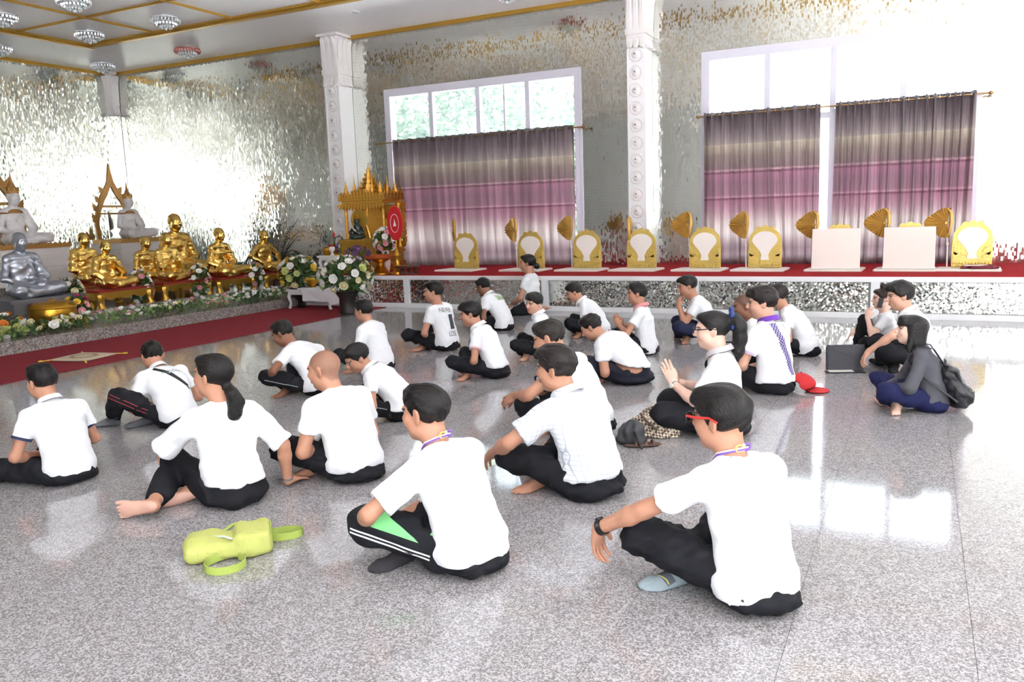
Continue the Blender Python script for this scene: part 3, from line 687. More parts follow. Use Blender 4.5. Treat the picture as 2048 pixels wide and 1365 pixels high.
def hand_solid(o, S, k):
    a = S.arm[k]; w = S.wr[k]; hd = unit(a.get('hd', w-S.el[k])); pn = np.asarray(a.get('pn', (0, 0, -1)), float); pn = unit(pn-(pn@hd)*hd)
    wd = np.cross(hd, pn)*(1 if k == 'R' else -1)      # towards the thumb... sign by side
    th = -wd if k == 'R' else -wd
    th = np.cross(pn, hd) if k == 'L' else np.cross(hd, pn)
    R = np.stack([th, hd, pn], 1)
    o.cone(S.el[k]*.25+w*.75, w, .031, .026, .02); o.cone(w, w+.03*hd, .026, .026, .02)
    o.ell(w+.052*hd, (.041, .055, .017), R, .015)
    c = a.get('curl', 30); sp = a.get('spread', 0)
    for i, (off, l, r) in enumerate(((.031, .040, .0088), (.0105, .045, .0092), (-.0105, .042, .0088), (-.030, .033, .0078))):
        cc = math.radians(c*(1+.10*i)); p0 = w+(.088-.006*abs(i-1))*hd+th*off; ax = np.cross(hd, pn)
        hd2 = unit(hd+th*off*(6+sp)*.5)
        d1 = rotm(ax, cc*.55)@hd2; d2 = rotm(ax, cc*1.25)@hd2; d3 = rotm(ax, cc*1.8)@hd2
        p1 = p0+d1*l; p2 = p1+d2*l*.62; p3 = p2+d3*l*.48
        o.cone(p0-.01*hd, p1, r*1.08, r, .003); o.cone(p1, p2, r, r*.93, .003); o.cone(p2, p3, r*.93, r*.82, .003)
    t0 = w+.022*hd+th*.026; d1 = unit(hd*.75+th*.62+pn*.35); d2 = unit(hd*.92+th*.25+pn*.3)
    if a.get('flatthumb'): d1 = unit(hd*.85+th*.30+pn*.15); d2 = unit(hd*.98+th*.1)
    t1 = t0+d1*.042; t2 = t1+d2*.030
    o.cone(t0, t1, .0135, .0105, .012); o.cone(t1, t2, .0105, .0088, .003)
def foot_solid(o, S, k, bare=True, inf=0.0, toes=True):
    g = S.leg[k]; a = S.an[k]; f = unit(g['foot']); sn = np.asarray(g['sole'], float); sn = unit(sn-(sn@f)*f); w = np.cross(f, sn)
    R = np.stack([w, f, sn], 1)
    o.cone(S.kn[k]*.2+a*.8, a, .040+inf, .034+inf, .02)
    o.ell(a-.025*f+.03*sn, np.array((.030, .038, .034))+inf, R, .03)
    o.cone(a+.012*sn, a+.10*f+.035*sn, .033+inf, .026+inf, .03)
    o.ell(a+.075*f+.045*sn, np.array((.038, .075, .018))+inf, R, .03)
    o.ell(a+.125*f+.045*sn, np.array((.049, .035, .017))+inf, R, .02)
    s = (1 if k == 'R' else -1)
    if toes:
        for i, (off, l, r) in enumerate(((.032, .048, .0125), (.012, .046, .0092), (-.004, .042, .0088), (-.019, .036, .0084), (-.033, .028, .0082))):
            p = a+.132*f+.046*sn-s*w*off*1.22
            o.cone(p, p+f*l*.9+sn*.004, r*.92+inf, r*.86+inf, .002 if bare else .02)
def ring_strip(S, r0, r1, z0, z1, gap, sx=1.0, sy=1.12, th=.004, n=26, fwd=0.012):
    """collar band around the neck: lower ring r0,z0, upper ring r1,z1, opening gap (radians) in front"""
    mb = MB(); R = np.stack([S.latc, np.cross(S.nd, S.latc), S.nd], 1); R[:, 1] = unit(R[:, 1]); R[:, 0] = np.cross(R[:, 1], R[:, 2])
    rows = []
    for i in range(n+1):
        a = math.pi/2+gap/2+(2*math.pi-gap)*i/n
        row = []
        for r, z, o in ((r0, z0, 0), (r1, z1, 0), (r1-th, z1, 0), (r0-th, z0, 0)):
            drop = -.030*max(0, math.sin(a))**2
            row.append(S.P3+.012*S.nd+R@V3(r*sx*math.cos(a), r*sy*math.sin(a)+fwd*math.sin(a)-.004, z+drop))
        rows.append(row)
    vs = [v for r in rows for v in r]; fs = []
    for i in range(n):
        for j in range(4): fs.append((i*4+j, i*4+(j+1) % 4, (i+1)*4+(j+1) % 4, (i+1)*4+j))
    fs += [(0, 1, 2, 3), (n*4+3, n*4+2, n*4+1, n*4)]
    return mb.add(vs, fs)
def body_arrays(S, skin, hairc, lod, buzz=False, hands=True, barefeet=('R', 'L'), ears=True, fat=1.0):
    hb, hh, hf = ((.0145, .006, .0048), (.017, .0082, .0066), (.019, .0105, .0095))[lod]
    b = S.b; o = Solid()
    o.loft([S.P0, S.P1, S.P2, S.shc, S.P3-.01*S.d2], np.array([.13*fat, .12, .14, .12, .05])*b, np.array([.09*fat, .085, .09, .065, .045])*b, np.array([S.lat0, S.lat0, S.latm, S.latc, S.latc]))
    o.cone(S.P3-.03*S.d2+.01*S.fw, S.P3+.05*S.nd, .058*min(b, 1.15), .05, .03)
    for k in 'RL':
        o.cone(S.shc, S.sh[k], .05, .046, .03); ab = min(b, 1.2)
        o.cone(S.sh[k], S.el[k], .046*ab, .037*ab, .02); m = S.el[k]*.7+S.wr[k]*.3
        o.cone(S.el[k], m, .036*ab, .039*ab, .02); o.cone(m, S.wr[k], .039*ab, .0265, .02)
        o.cone(S.hip[k], S.kn[k], .05*b, .040, .02); m = S.kn[k]*.65+S.an[k]*.35
        o.cone(S.kn[k], m, .038, .040, .02); o.cone(m, S.an[k], .040, .033, .02)
    o.clip(lambda p: F4(.004)-p[..., 2])
    Ps, Fs = [], []
    def put(sol, h, lo=None, hi=None, it=1):
        P, F = sol.mesh(h, lo, hi); P = relax(P, F, it, .4); Fs.append(F+sum(len(q) for q in Ps)); Ps.append(P)
    put(o, hb)
    hd = Solid(); head_solid(S, hd, ears=ears); put(hd, hh)
    if hands:
        for k in 'RL':
            g = Solid(); hand_solid(g, S, k); g.clip(lambda p: F4(.003)-p[..., 2]); put(g, hf)
    for k in 'RL':
        g = Solid(); foot_solid(g, S, k, toes=(k in barefeet)); g.clip(lambda p: F4(.003)-p[..., 2]); put(g, hf if k in barefeet else hb)
    P = np.concatenate(Ps); F = np.concatenate(Fs); C = np.tile(np.array(skin, float), (len(P), 1))
    C = face_cols(S, P, C, skin, hairc, lod)
    if buzz:
        q = (P-S.Hc)@S.Rh/S.hs; hl = np.interp(q[:, 1], HLY, HLZ); t = np.clip((q[:, 2]-hl)/.012, 0, 1)*(np.linalg.norm(q, axis=1) < .16)*(np.abs(q[:, 0]) < .079)
        C = C*(1-t[:, None]*buzz)+np.array(hairc)*(t[:, None]*buzz)
    for k in 'RL':                                     # paler soles and palms
        if k in barefeet:
            g = S.leg[k]; f = unit(g['foot']); sn = np.asarray(g['sole'], float); sn = unit(sn-(sn@f)*f); q = P-S.an[k]
            m = (np.linalg.norm(q-.06*f, axis=1) < .16) & ((q@sn) > .048); C[m] = C[m]*.45+np.array((.78, .50, .42))*.55
    return P, F, C
HLY = [-.13, -.06, -.035, -.005, .012, .03, .052, .075, .13]
HLZ = [-.078, -.072, -.045, .018, -.006, .018, .04, .062, .066]
def hair_solid(S, style, seed=1):
    o = Solid(); h = S.hs; R = S.Rh; E = lambda c, r, k=.02: o.ell(hp(S, *c), np.array(r)*h, R, k)
    ly, lz = list(HLY), list(HLZ); vol = 1.0
    if style in ('short', 'neat'):
        E((0, -.016, .034), (.085, .104, .090)); E((0, .040, .092), (.055, .045, .026), .03)
        if style == 'short': E((.01, .075, .082), (.05, .03, .022), .03)
    elif style == 'thick':
        E((0, -.014, .036), (.090, .108, .096)); E((0, .05, .092), (.064, .05, .032), .03); E((0, .085, .074), (.052, .026, .022), .02)
        lz = [-.085, -.08, -.055, .010, -.012, .012, .03, .055, .055]
    elif style in ('ponylow', 'ponyhigh', 'bunlow', 'topknot', 'bob'):
        E((0, -.016, .032), (.085, .104, .090)); E((0, .05, .085), (.055, .04, .024), .03)
        lz = [-.085, -.082, -.06, .0, .0, .02, .045, .066, .07]
    if style == 'bob':
        for sx in (1, -1):
            o.cone(hp(S, sx*.066, -.008, .04), hp(S, sx*.080, .012, -.150), .034*h, .026*h, .03)
            o.cone(hp(S, sx*.045, -.06, .04), hp(S, sx*.055, -.065, -.165), .05*h, .040*h, .03)
            o.cone(hp(S, sx*.04, .070, .075), hp(S, sx*.036, .088, .030), .024*h, .013*h, .03)
        o.cone(hp(S, 0, -.07, .04), hp(S, 0, -.08, -.165), .055*h, .040*h, .03)
        o.cone(hp(S, 0, .072, .078), hp(S, 0, .093, .032), .026*h, .013*h, .03)
        lz = [-.20]*5+[-.17, .026, .026, .026]; ly = [-.13, -.06, -.035, -.005, .012, .035, .040, .075, .13]
    if style == 'ponylow':
        o.cone(hp(S, 0, -.085, -.055), hp(S, .0, -.115, -.085), .030*h, .026*h, .02)
        pts = [(0, -.115, -.085), (-.005, -.14, -.13), (-.02, -.14, -.185), (-.035, -.125, -.235)]
        for a, b_, r1, r2 in zip(pts[:-1], pts[1:], (.033, .040, .034), (.040, .034, .016)): o.cone(hp(S, *a), hp(S, *b_), r1*h, r2*h, .02)
        lz = [-.40]+lz[1:]; ly[1] = -.085; ly[0] = -.0851
        lz[1] = -.075
    if style == 'ponyhigh':
        pts = [(0, -.10, .055), (0, -.140, .055), (0, -.165, .01), (0, -.165, -.07), (0, -.15, -.15), (.01, -.14, -.20)]
        for a, b_, r1, r2 in zip(pts[:-1], pts[1:], (.028, .040, .045, .042, .034), (.040, .045, .042, .034, .014)): o.cone(hp(S, *a), hp(S, *b_), r1*h, r2*h, .02)
        ly = [-.122, -.118]+ly[1:]; lz = [-.40, -.075]+lz[1:]
    if style == 'bunlow': E((0, -.125, -.045), (.040, .036, .042), .02)
    if style == 'topknot': E((0, -.02, .145), (.042, .040, .034), .02); o.cone(hp(S, 0, -.01, .09), hp(S, 0, -.02, .14), .03*h, .025*h, .02)
    def f(p):
        q = (p-S.Hc.astype(F4))@(R/h).astype(F4); return np.interp(q[..., 1], ly, lz).astype(F4)-q[..., 2]
    o.clip(f, .012)
    K = (R@np.diag((1, .35, 1))).astype(F4); Hf = S.Hc.astype(F4)
    nz = wob(seed, 160, .0056 if style in ('short', 'thick', 'neat') else .0022, 6); o.warp(lambda p: nz((p-Hf)@K))
    return o
def fold(seed, amp=.006, f=30): return wob(seed, f, amp, 5)
def shirt_solid(S, hem=.02, hemtilt=0.0, sleeve=.55, bulk=1.0, seed=1, sw=1.0, flare=1.0, back=0.0, long=False, tuck=False, open_neck=.058, drape=0.0):
    b = S.b*bulk; o = Solid(); lat = np.array([S.lat0, S.lat0, S.lat0, S.latm, S.latc, S.latc])
    Ph = V3(0, -.012-back, .02)
    if tuck: Ph = S.P0-.02*S.d0
    o.loft([Ph, S.P0, S.P1, S.P2, S.shc, S.P3-.012*S.d2], np.array([.172*flare, .178*(.5+.5*flare), .162, .176, .160, .068])*b,
           np.array([.136*flare, .138*(.5+.5*flare), .116, .116, .086, .058])*b, lat)
    for k, sg in (('R', 1), ('L', -1)):
        o.cone(S.P3-.045*S.d2+sg*.05*S.latc, S.sh[k], .050*min(b, 1.2), .058*min(b, 1.2), .035)
        d = S.el[k]-S.sh[k]
        if long:
            o.cone(S.sh[k], S.el[k], .060, .052, .025); o.cone(S.el[k], S.el[k]*.08+S.wr[k]*.92, .050, .038, .02, end=0.0)
        else:
            o.cone(S.sh[k], S.sh[k]+d*sleeve, .059*min(b, 1.2), .060*sw*min(b, 1.15), .025, end=0.0)
    o.cone(S.P3-.02*S.d2+.008*S.fw, S.P3+.10*S.nd+.01*S.fw, open_neck, open_neck, .008, sub=True)
    zc = V3(0, 0, hem); o.cut(zc, (0, -math.sin(hemtilt), -math.cos(hemtilt)) if not tuck else -S.d0, .004)
    if tuck: o.c.pop(); o.cut(S.P0+.02*S.d0, -S.d0, .004)
    nz = fold(seed, .0085, 26); nz2 = fold(seed+5, .004, 70); o.warp(lambda p: nz(p)+nz2(p))
    return o
def pants_solid(S, seed=2, bulk=1.0, waist=.22, cuff=.90, low=0.0):
    b = S.b*bulk; o = Solid()
    o.ell((0, -.004, .094), (.150*b, .122*b, .100), None, .03); o.ell((0, -.010, .052), (.172*b, .150*b, .060), None, .03); o.ell(S.P0+.05*S.d0, (.14*b, .10*b, .09), None, .03)
    for k in 'RL':
        o.cone(S.hip[k]+V3(0, .03, 0), S.kn[k], .090*b, .076*bulk, .04); a = S.kn[k]+(S.an[k]-S.kn[k])*cuff
        o.cone(S.kn[k], a, .072*bulk, .058*bulk, .025, end=0.0)
    wc, wn = (S.P0+(waist-.115)*S.d0).astype(F4), S.d0.astype(F4); o.clip(lambda p: (p-wc)@wn-F4(4)*np.clip(np.hypot(p[..., 0], p[..., 1])-F4(.20), 0, None)); o.clip(lambda p: F4(.002)-p[..., 2])
    nz = fold(seed, .013, 38); nz2 = fold(seed+9, .008, 95); o.warp(lambda p: nz(p)+nz2(p))
    return o
def skin_mat():
    if 'skin' in _MC: return _MC['skin']
    m, N, L, p = nt('skin'); a = N.new('ShaderNodeVertexColor'); a.layer_name = 'Col'
    tc = N.new('ShaderNodeTexCoord'); n = N.new('ShaderNodeTexNoise'); n.inputs['Scale'].default_value = 22; n.inputs['Detail'].default_value = 3
    mr = N.new('ShaderNodeMapRange'); mr.inputs[3].default_value = .88; mr.inputs[4].default_value = 1.1
    mx = N.new('ShaderNodeMixRGB'); mx.blend_type = 'MULTIPLY'; mx.inputs[0].default_value = 1
    L.new(tc.outputs['Object'], n.inputs['Vector']); L.new(n.outputs['Fac'], mr.inputs[0]); L.new(a.outputs['Color'], mx.inputs[1]); L.new(mr.outputs[0], mx.inputs[2])
    L.new(mx.outputs[0], p.inputs['Base Color']); p.inputs['Roughness'].default_value = .52; p.inputs['Specular IOR Level'].default_value = .4
    _MC['skin'] = m; return m
def hair_mat(name, rgb):
    if name in _MC: return _MC[name]
    m, N, L, p = nt(name); c = srgb(*rgb); p.inputs['Roughness'].default_value = .4; p.inputs['Specular IOR Level'].default_value = .35; c = tuple(x*.5 for x in c[:3])+(1,)
    tc = N.new('ShaderNodeTexCoord'); mp = N.new('ShaderNodeMapping'); mp.inputs['Scale'].default_value = (260, 60, 90)
    n = N.new('ShaderNodeTexNoise'); n.inputs['Scale'].default_value = 1; n.inputs['Detail'].default_value = 3
    L.new(tc.outputs['Object'], mp.inputs[0]); L.new(mp.outputs[0], n.inputs['Vector'])
    cr = N.new('ShaderNodeMixRGB'); cr.inputs[1].default_value = tuple(x*.55 for x in c[:3])+(1,); cr.inputs[2].default_value = tuple(min(1, x*1.7) for x in c[:3])+(1,)
    L.new(n.outputs['Fac'], cr.inputs[0]); L.new(cr.outputs[0], p.inputs['Base Color'])
    b = N.new('ShaderNodeBump'); b.inputs['Strength'].default_value = .6; b.inputs['Distance'].default_value = .01
    L.new(n.outputs['Fac'], b.inputs['Height']); L.new(b.outputs[0], p.inputs['Normal'])
    _MC[name] = m; return m
def cloth(name, rgb, rough=.85, bump=.25, bs=9., **k): return M(name, rgb, rough, bump=bump, bscale=bs, spec=.2, **k)
SKINS = dict(a=srgb(214, 164, 140)[:3], b=srgb(192, 140, 114)[:3], c=srgb(146, 100, 78)[:3], d=srgb(230, 190, 170)[:3])
def decal(P, F, o, poly2d, origin, ux, uy, direction, name, material, off=.003, lift=.12):
    """print lying on cloth: flat outline (list of verts, faces) dropped onto the cloth surface along a direction"""
    vs, fs = poly2d; bv = BVHTree.FromPolygons([Vector(v) for v in P], [tuple(int(i) for i in f) for f in F])
    d = Vector(unit(direction)); out = []
    for a, b_ in vs:
        p = Vector(np.asarray(origin)+np.asarray(ux)*a+np.asarray(uy)*b_)-d*lift
        loc, no, i, di = bv.ray_cast(p, d, .6)
        out.append(tuple(loc-d*off) if loc is not None else None)
    fs = [f for f in fs if all(out[i] is not None for i in f)]; out = [q or (0, 0, 0) for q in out]
    if not fs: return None
    used = sorted({i for f in fs for i in f}); rm = {u: j for j, u in enumerate(used)}
    me = bpy.data.meshes.new(name); me.from_pydata([out[u] for u in used], [], [tuple(rm[i] for i in f) for f in fs]); me.update(); me.materials.append(material)
    return link(name, me, None, o, True)
def strip2d(pts, w, n=10):
    """ribbon of width w along 2d points"""
    vs, fs = [], []; Q = []
    for i in range(len(pts)-1):
        for t in range(n): Q.append((pts[i][0]+(pts[i+1][0]-pts[i][0])*t/n, pts[i][1]+(pts[i+1][1]-pts[i][1])*t/n))
    Q.append(pts[-1])
    for i, (x, y) in enumerate(Q):
        a, b_ = Q[max(i-1, 0)], Q[min(i+1, len(Q)-1)]; dx, dy = b_[0]-a[0], b_[1]-a[1]; l = math.hypot(dx, dy)+1e-9
        vs += [(x-dy/l*w/2, y+dx/l*w/2), (x+dy/l*w/2, y-dx/l*w/2)]
    fs = [(2*i, 2*i+1, 2*i+3, 2*i+2) for i in range(len(Q)-1)]
    return vs, fs
def join2d(*ps):
    vs, fs = [], []
    for v, f in ps:
        b = len(vs); vs += v; fs += [tuple(b+i for i in q) for q in f]
    return vs, fs
def quad2d(a, b, c, d, n=12, m=8):
    vs = [tuple((np.array(a)*(1-i/n)+np.array(b)*(i/n))*(1-j/m)+(np.array(d)*(1-i/n)+np.array(c)*(i/n))*(j/m)) for i in range(n+1) for j in range(m+1)]
    return vs, [(i*(m+1)+j, (i+1)*(m+1)+j, (i+1)*(m+1)+j+1, i*(m+1)+j+1) for i in range(n) for j in range(m)]
def grid2d(x0, x1, y0, y1, n=10, m=10, keep=None):
    vs = [(x0+(x1-x0)*i/n, y0+(y1-y0)*j/m) for i in range(n+1) for j in range(m+1)]
    fs = [(i*(m+1)+j, (i+1)*(m+1)+j, (i+1)*(m+1)+j+1, i*(m+1)+j+1) for i in range(n) for j in range(m)]
    if keep: fs = [f for f in fs if keep(sum(vs[i][0] for i in f)/4, sum(vs[i][1] for i in f)/4)]
    return vs, fs
def text2d(s, size, squeeze=1.0):
    cu = bpy.data.curves.new('lettering', 'FONT'); cu.body = s; cu.size = size; cu.align_x = 'CENTER'; cu.align_y = 'CENTER'; cu.resolution_u = 3
    ob = bpy.data.objects.new('lettering', cu); COL.objects.link(ob); dg = bpy.context.evaluated_depsgraph_get(); me = bpy.data.meshes.new_from_object(ob.evaluated_get(dg))
    bpy.data.objects.remove(ob); bpy.data.curves.remove(cu)
    bm = bmesh.new(); bm.from_mesh(me); bmesh.ops.triangulate(bm, faces=bm.faces); bmesh.ops.subdivide_edges(bm, edges=[e for e in bm.edges if e.calc_length() > size*.3], cuts=2, use_grid_fill=True); bmesh.ops.triangulate(bm, faces=bm.faces)
    vs = [(v.co.x*squeeze, v.co.y) for v in bm.verts]; bm.verts.index_update(); fs = [tuple(v.index for v in f.verts) for f in bm.faces]; bm.free(); bpy.data.meshes.remove(me)
    return vs, fs
def watch(S, k, parent, col, face=None, w=.012, name='wristwatch', wide=.03):
    e, wr = S.el[k], S.wr[k]; d = unit(wr-e); c = wr-.018*d; mb = MB()
    a = unit(np.cross(d, (0, 0, 1))); b_ = np.cross(a, d); n = 18; vs = []
    for i in range(n):
        t = 2*math.pi*i/n; u = a*math.cos(t)+b_*math.sin(t)
        for r, z in ((wide, -w), (wide+.004, -w), (wide+.004, w), (wide, w)): vs.append(c+u*r+d*z)
    fs = [(i*4+j, i*4+(j+1) % 4, ((i+1) % n)*4+(j+1) % 4, ((i+1) % n)*4+j) for i in range(n) for j in range(4)]
    mb.add(vs, fs); o = mb.build(name, col, parent, True)
    pn = np.asarray(S.arm[k].get('pn', (0, 0, -1)), float); up = -unit(pn-(pn@d)*d); R = np.stack([np.cross(d, up), d, up], 1)
    q = MB(); q.lathe([(.017, -.004), (.018, .003), (.015, .006)], 14); q.v = [tuple(c+up*(wide+.004)+R@np.array(v)) for v in q.v]
    q.build('watch_face', face or col, o, True); return o
def glasses(S, parent, frame, lens=None, temple=None, name='eyeglasses', fr=.0022):
    mb = MB(); tbs = []; Q = lambda x, y, z: hp(S, x, y, z); hx = .036; zz = .008; yy = .112
    for sx in (1, -1):
        ring = [Q(sx*hx+.025*math.cos(t), yy-.10*abs(sx*hx+.025*math.cos(t))**1.3, zz-.002+.018*math.sin(t)) for t in np.linspace(0, 2*math.pi, 17)]
        mb.tube(ring, fr, 6); tbs.append(MB().tube([Q(sx*.062, yy-.006, zz+.008), Q(sx*.083, .06, zz+.008), Q(sx*.088, -.005, zz+.012), Q(sx*.086, -.035, zz-.004)], [fr*1.3, fr*1.6, fr*1.5, fr*1.3], 6))
    mb.tube([Q(-.012, yy, zz+.004), Q(0, yy+.003, zz+.008), Q(.012, yy, zz+.004)], fr, 6)
    o = mb.build(name, frame, parent, True); [tb.build('temple', temple or frame, o, True) for tb in tbs]
    for sx in (1, -1):
        lb = MB(); n = 14; rim = [Q(sx*hx+.024*math.cos(2*math.pi*i/n), yy-.10*abs(sx*hx+.024*math.cos(2*math.pi*i/n))**1.3, zz-.002+.017*math.sin(2*math.pi*i/n)) for i in range(n)]
        rim2 = [p-S.Rh@V3(0, .002, 0) for p in rim]
        lb.add(rim+rim2, [tuple(range(n)), tuple(range(2*n-1, n-1, -1))]+[(i, n+i, n+(i+1) % n, (i+1) % n) for i in range(n)])
        lb.build('lens', lens, o)
    return o
WHITE = (236, 238, 242); BLACK = (30, 31, 36)
PEOPLE = {}; PDATA = {}; QUEUE = []; SHOW = False
def person(key, *a, **k): QUEUE.append((key, a, k))
def mesh_of(sol, h, rel):
    P, F = sol.mesh(h); return relax(P, F, rel), F
def put_mesh(name, PF, material, parent):
    me = np_mesh(name, *PF); me.materials.append(material); return link(name, me, None, parent, True)
def compute_person(job):
    key, a, k = job; g = lambda n, i, d: a[i] if len(a) > i else k.get(n, d)
    lod = g('lod', 4, 1); skin = g('skin', 5, 'b'); hair = g('hair', 6, 'short'); seed = sum(map(ord, key))*7 % 997
    pose = k.get('pose') or {}
    if 'head_px' in k:
        pose, v_ = solve_size(pose, a[1], a[2], k['head_px'], k['bend'], k.get('z', 0.0))
        if SHOW: print('%-8s scale %5.3f x %6.1f (%+5.1f)' % (key, v_[0], v_[1], v_[1]-a[1][0]))
    S = skeleton(**pose); socks = k.get('socks') or {}; out = dict(S=S, seed=seed, px=(v_[1], a[1][1]) if 'head_px' in k else a[1], scale=float(v_[0]) if 'head_px' in k else a[3])
    out['body'] = body_arrays(S, SKINS[skin], srgb(*k.get('hairc', (26, 22, 22)))[:3], lod, k.get('buzz', False), barefeet=[q for q in 'RL' if q not in socks], ears=k.get('ears', True), fat=k.get('fat', 1.0))
    hc_ = (.0092, .0122, .0145)[lod]
    if hair: out['hair'] = mesh_of(hair_solid(S, hair, seed), (.0062, .0085, .0105)[lod], 0)
    out['shirt'] = mesh_of(shirt_solid(S, seed=seed, **(k.get('shirt') or {})), hc_, 2)
    out['pants'] = mesh_of(pants_solid(S, seed=seed+3, **(k.get('pants') or {})), hc_*1.22, 1)
    for q in socks:
        s_ = Solid(); foot_solid(s_, S, q, False, .0055); s_.clip(lambda p: F4(.0015)-p[..., 2]); out['sock'+q] = mesh_of(s_, .007 if lod == 0 else .010, 1)
    return out
def run_people():
    from concurrent.futures import ThreadPoolExecutor
    with ThreadPoolExecutor(4) as ex: res = list(ex.map(lambda j: (compute_statue if j[0].startswith('statue') else compute_person)(j), QUEUE))
    for (key, a, k), r in zip(QUEUE, res): (build_statue if key.startswith('statue') else build_person)(key, r, *a, **k)
def build_person(key, D, label, px, yaw, scale=1.0, lod=1, skin='b', hair='short', hairc=(26, 22, 22), pose=None, shirt=None, pants=None, top=WHITE, bottom=BLACK,
           collar=None, socks=None, buzz=False, group='people seated on the hall floor', z=0.0, topname='shirt', ears=True, cuff_trim=None, topmat=None, head_px=None, fat=1.0, bend=20):
    S = D['S']; px = D['px']; scale = D['scale']; loc = fl(px[0], px[1], z) if len(px) == 2 else np.array(px); socks = socks or {}
    T = thing('person', label, 'person', loc, math.radians(yaw)-math.pi/2, group, scale)
    me = np_mesh('body', *D['body'][:2]); at = me.color_attributes.new('Col', 'FLOAT_COLOR', 'POINT'); C = D['body'][2]
    at.data.foreach_set('color', np.concatenate([C, np.ones((len(C), 1))], 1).astype(np.float32).ravel())
    me.materials.append(skin_mat()); link('body', me, None, T, True)
    if hair: put_mesh('hair', D['hair'], hair_mat('hair_%d_%d_%d' % hairc, hairc), T)
    tm = topmat or cloth('cotton_%d_%d_%d' % top, top); bm_ = cloth('trouser_%d_%d_%d' % bottom, bottom, .8, .2, 14)
    so = put_mesh(topname, D['shirt'], tm, T); po = put_mesh('trousers', D['pants'], bm_, T)
    PDATA[key] = {}
    for q, c in socks.items(): PDATA[key][q] = (put_mesh('sock', D['sock'+q], cloth('sock_%d_%d_%d' % c, c, .9, .4, 60), T),)+tuple(D['sock'+q])
    if collar:
        cm = tm if collar is True else cloth('collar_%d_%d_%d' % collar, collar)
        ring_strip(S, .084*min(S.b, 1.12), .068*min(S.b, 1.1), -.016, .024, .5).build('collar', cm, T, True)
    if cuff_trim:
        for k in 'RL':
            d = S.el[k]-S.sh[k]; c = S.sh[k]+d*(shirt or {}).get('sleeve', .55); n = unit(d); a = unit(np.cross(n, (0, 0, 1))); b_ = np.cross(n, a); r = .061*(shirt or {}).get('sw', 1.0)*min(S.b*(shirt or {}).get('bulk', 1.0), 1.15)+.001
            mb = MB(); q = 24; vs = [c+n*zz+(a*math.cos(t)+b_*math.sin(t))*rr for t in np.linspace(0, 2*math.pi, q, endpoint=False) for zz, rr in ((-.016, r), (-.016, r+.003), (.003, r+.003), (.003, r))]
            mb.add(vs, [(i*4+j, i*4+(j+1) % 4, ((i+1) % q)*4+(j+1) % 4, ((i+1) % q)*4+j) for i in range(q) for j in range(4)]); mb.build('sleeve_band', cloth('band_%d_%d_%d' % cuff_trim, cuff_trim), T, True)
    PEOPLE[key] = (T, S, (so,)+tuple(D['shirt']), (po,)+tuple(D['pants'])); return PEOPLE[key]
# ------------------------------------------------------------------ seated statues
def statue(key, *a, **k): QUEUE.append(('statue_'+key, a, k))
def compute_statue(job):
    key, a, k = job; S = skeleton(**k['pose']); seed = sum(map(ord, key)) % 97; h = k.get('vox', .0125); b = S.b
    o = Solid(); head_solid(S, o, ears=True)
    if k.get('crown'): pass
    o.loft([S.P0, S.P1, S.P2, S.shc, S.P3-.012*S.d2], np.array([.18, .165, .185, .168, .065])*b, np.array([.13, .118, .12, .09, .058])*b, np.array([S.lat0, S.lat0, S.latm, S.latc, S.latc]))
    robe = Solid()
    for q, sg in (('R', 1), ('L', -1)):
        rb = .028 if (q == 'L' or k.get('both')) else .006
        o.cone(S.P3-.04*S.d2+sg*.05*S.latc, S.sh[q], .05, .052+rb*.6, .035); o.cone(S.sh[q], S.el[q], .048+rb, .040+rb, .02); o.cone(S.el[q], S.wr[q], .040+rb, .028+rb*.5, .02)
        hand_solid(o, S, q)
        o.cone(S.hip[q]+V3(0, .03, 0), S.kn[q], .098, .075, .04); m = S.kn[q]+(S.an[q]-S.kn[q])*.9; o.cone(S.kn[q], m, .072, .055, .03); foot_solid(o, S, q, toes=False)
    o.ell((0, 0, .085), (.19, .16, .095), None, .04); o.ell((0, .22, .05), (.20, .14, .045), None, .05)
    # robe edge running from the left shoulder to the right hip, and the folded outer robe hanging in front
    A, B_ = S.sh['L']+.05*S.latc+.055*S.d2, S.P1+.155*b*S.latc+.0*S.fw
    for t in np.linspace(0, 1, 7)[:-1]:
        def arc(t): 
            p = A*(1-t)+B_*t; return p+S.fw*(.105*b*math.sin(math.pi*min(1, t*.9+.1)))
        o.cone(arc(t), arc(t+1/6), .017, .017, .02)
    if k.get('sash', True): o.cone(S.sh['L']+.05*S.d2+.04*S.latc+.03*S.fw, S.P1-.06*S.latc+.13*b*S.fw, .030, .040, .03)
    nz = wob(seed, 70, .009, 5, (.5, 1, 1.3)); P3z = F4(S.P3[2]-.03); o.warp(lambda p: nz(p)*np.clip((P3z-p[..., 2])*F4(12), 0, 1)); o.clip(lambda p: F4(.0)-p[..., 2])
    P, F = o.mesh(h); return dict(S=S, fig=(relax(P, F, 1), F))
def build_statue(key, D, label, loc, yaw, scale, material, group, **k):
    T = thing('monk_statue' if not k.get('crown') else 'deity_statue', label, 'statue', loc, math.radians(yaw)-math.pi/2, group, scale)
    f = put_mesh('figure', D['fig'], material, T); PEOPLE[key] = (T, D['S']); return T
SIT = dict(legs=CROSS, hs=1.05)
def medit(**k): return dict(SIT, lean=(2, 4, 8), arms=mergearm(LAP, R=dict(w=(.09, .24, .15), hd=(-.9, .3, 0)), L=dict(w=(-.09, .22, .13), hd=(.9, .3, 0))), **k)
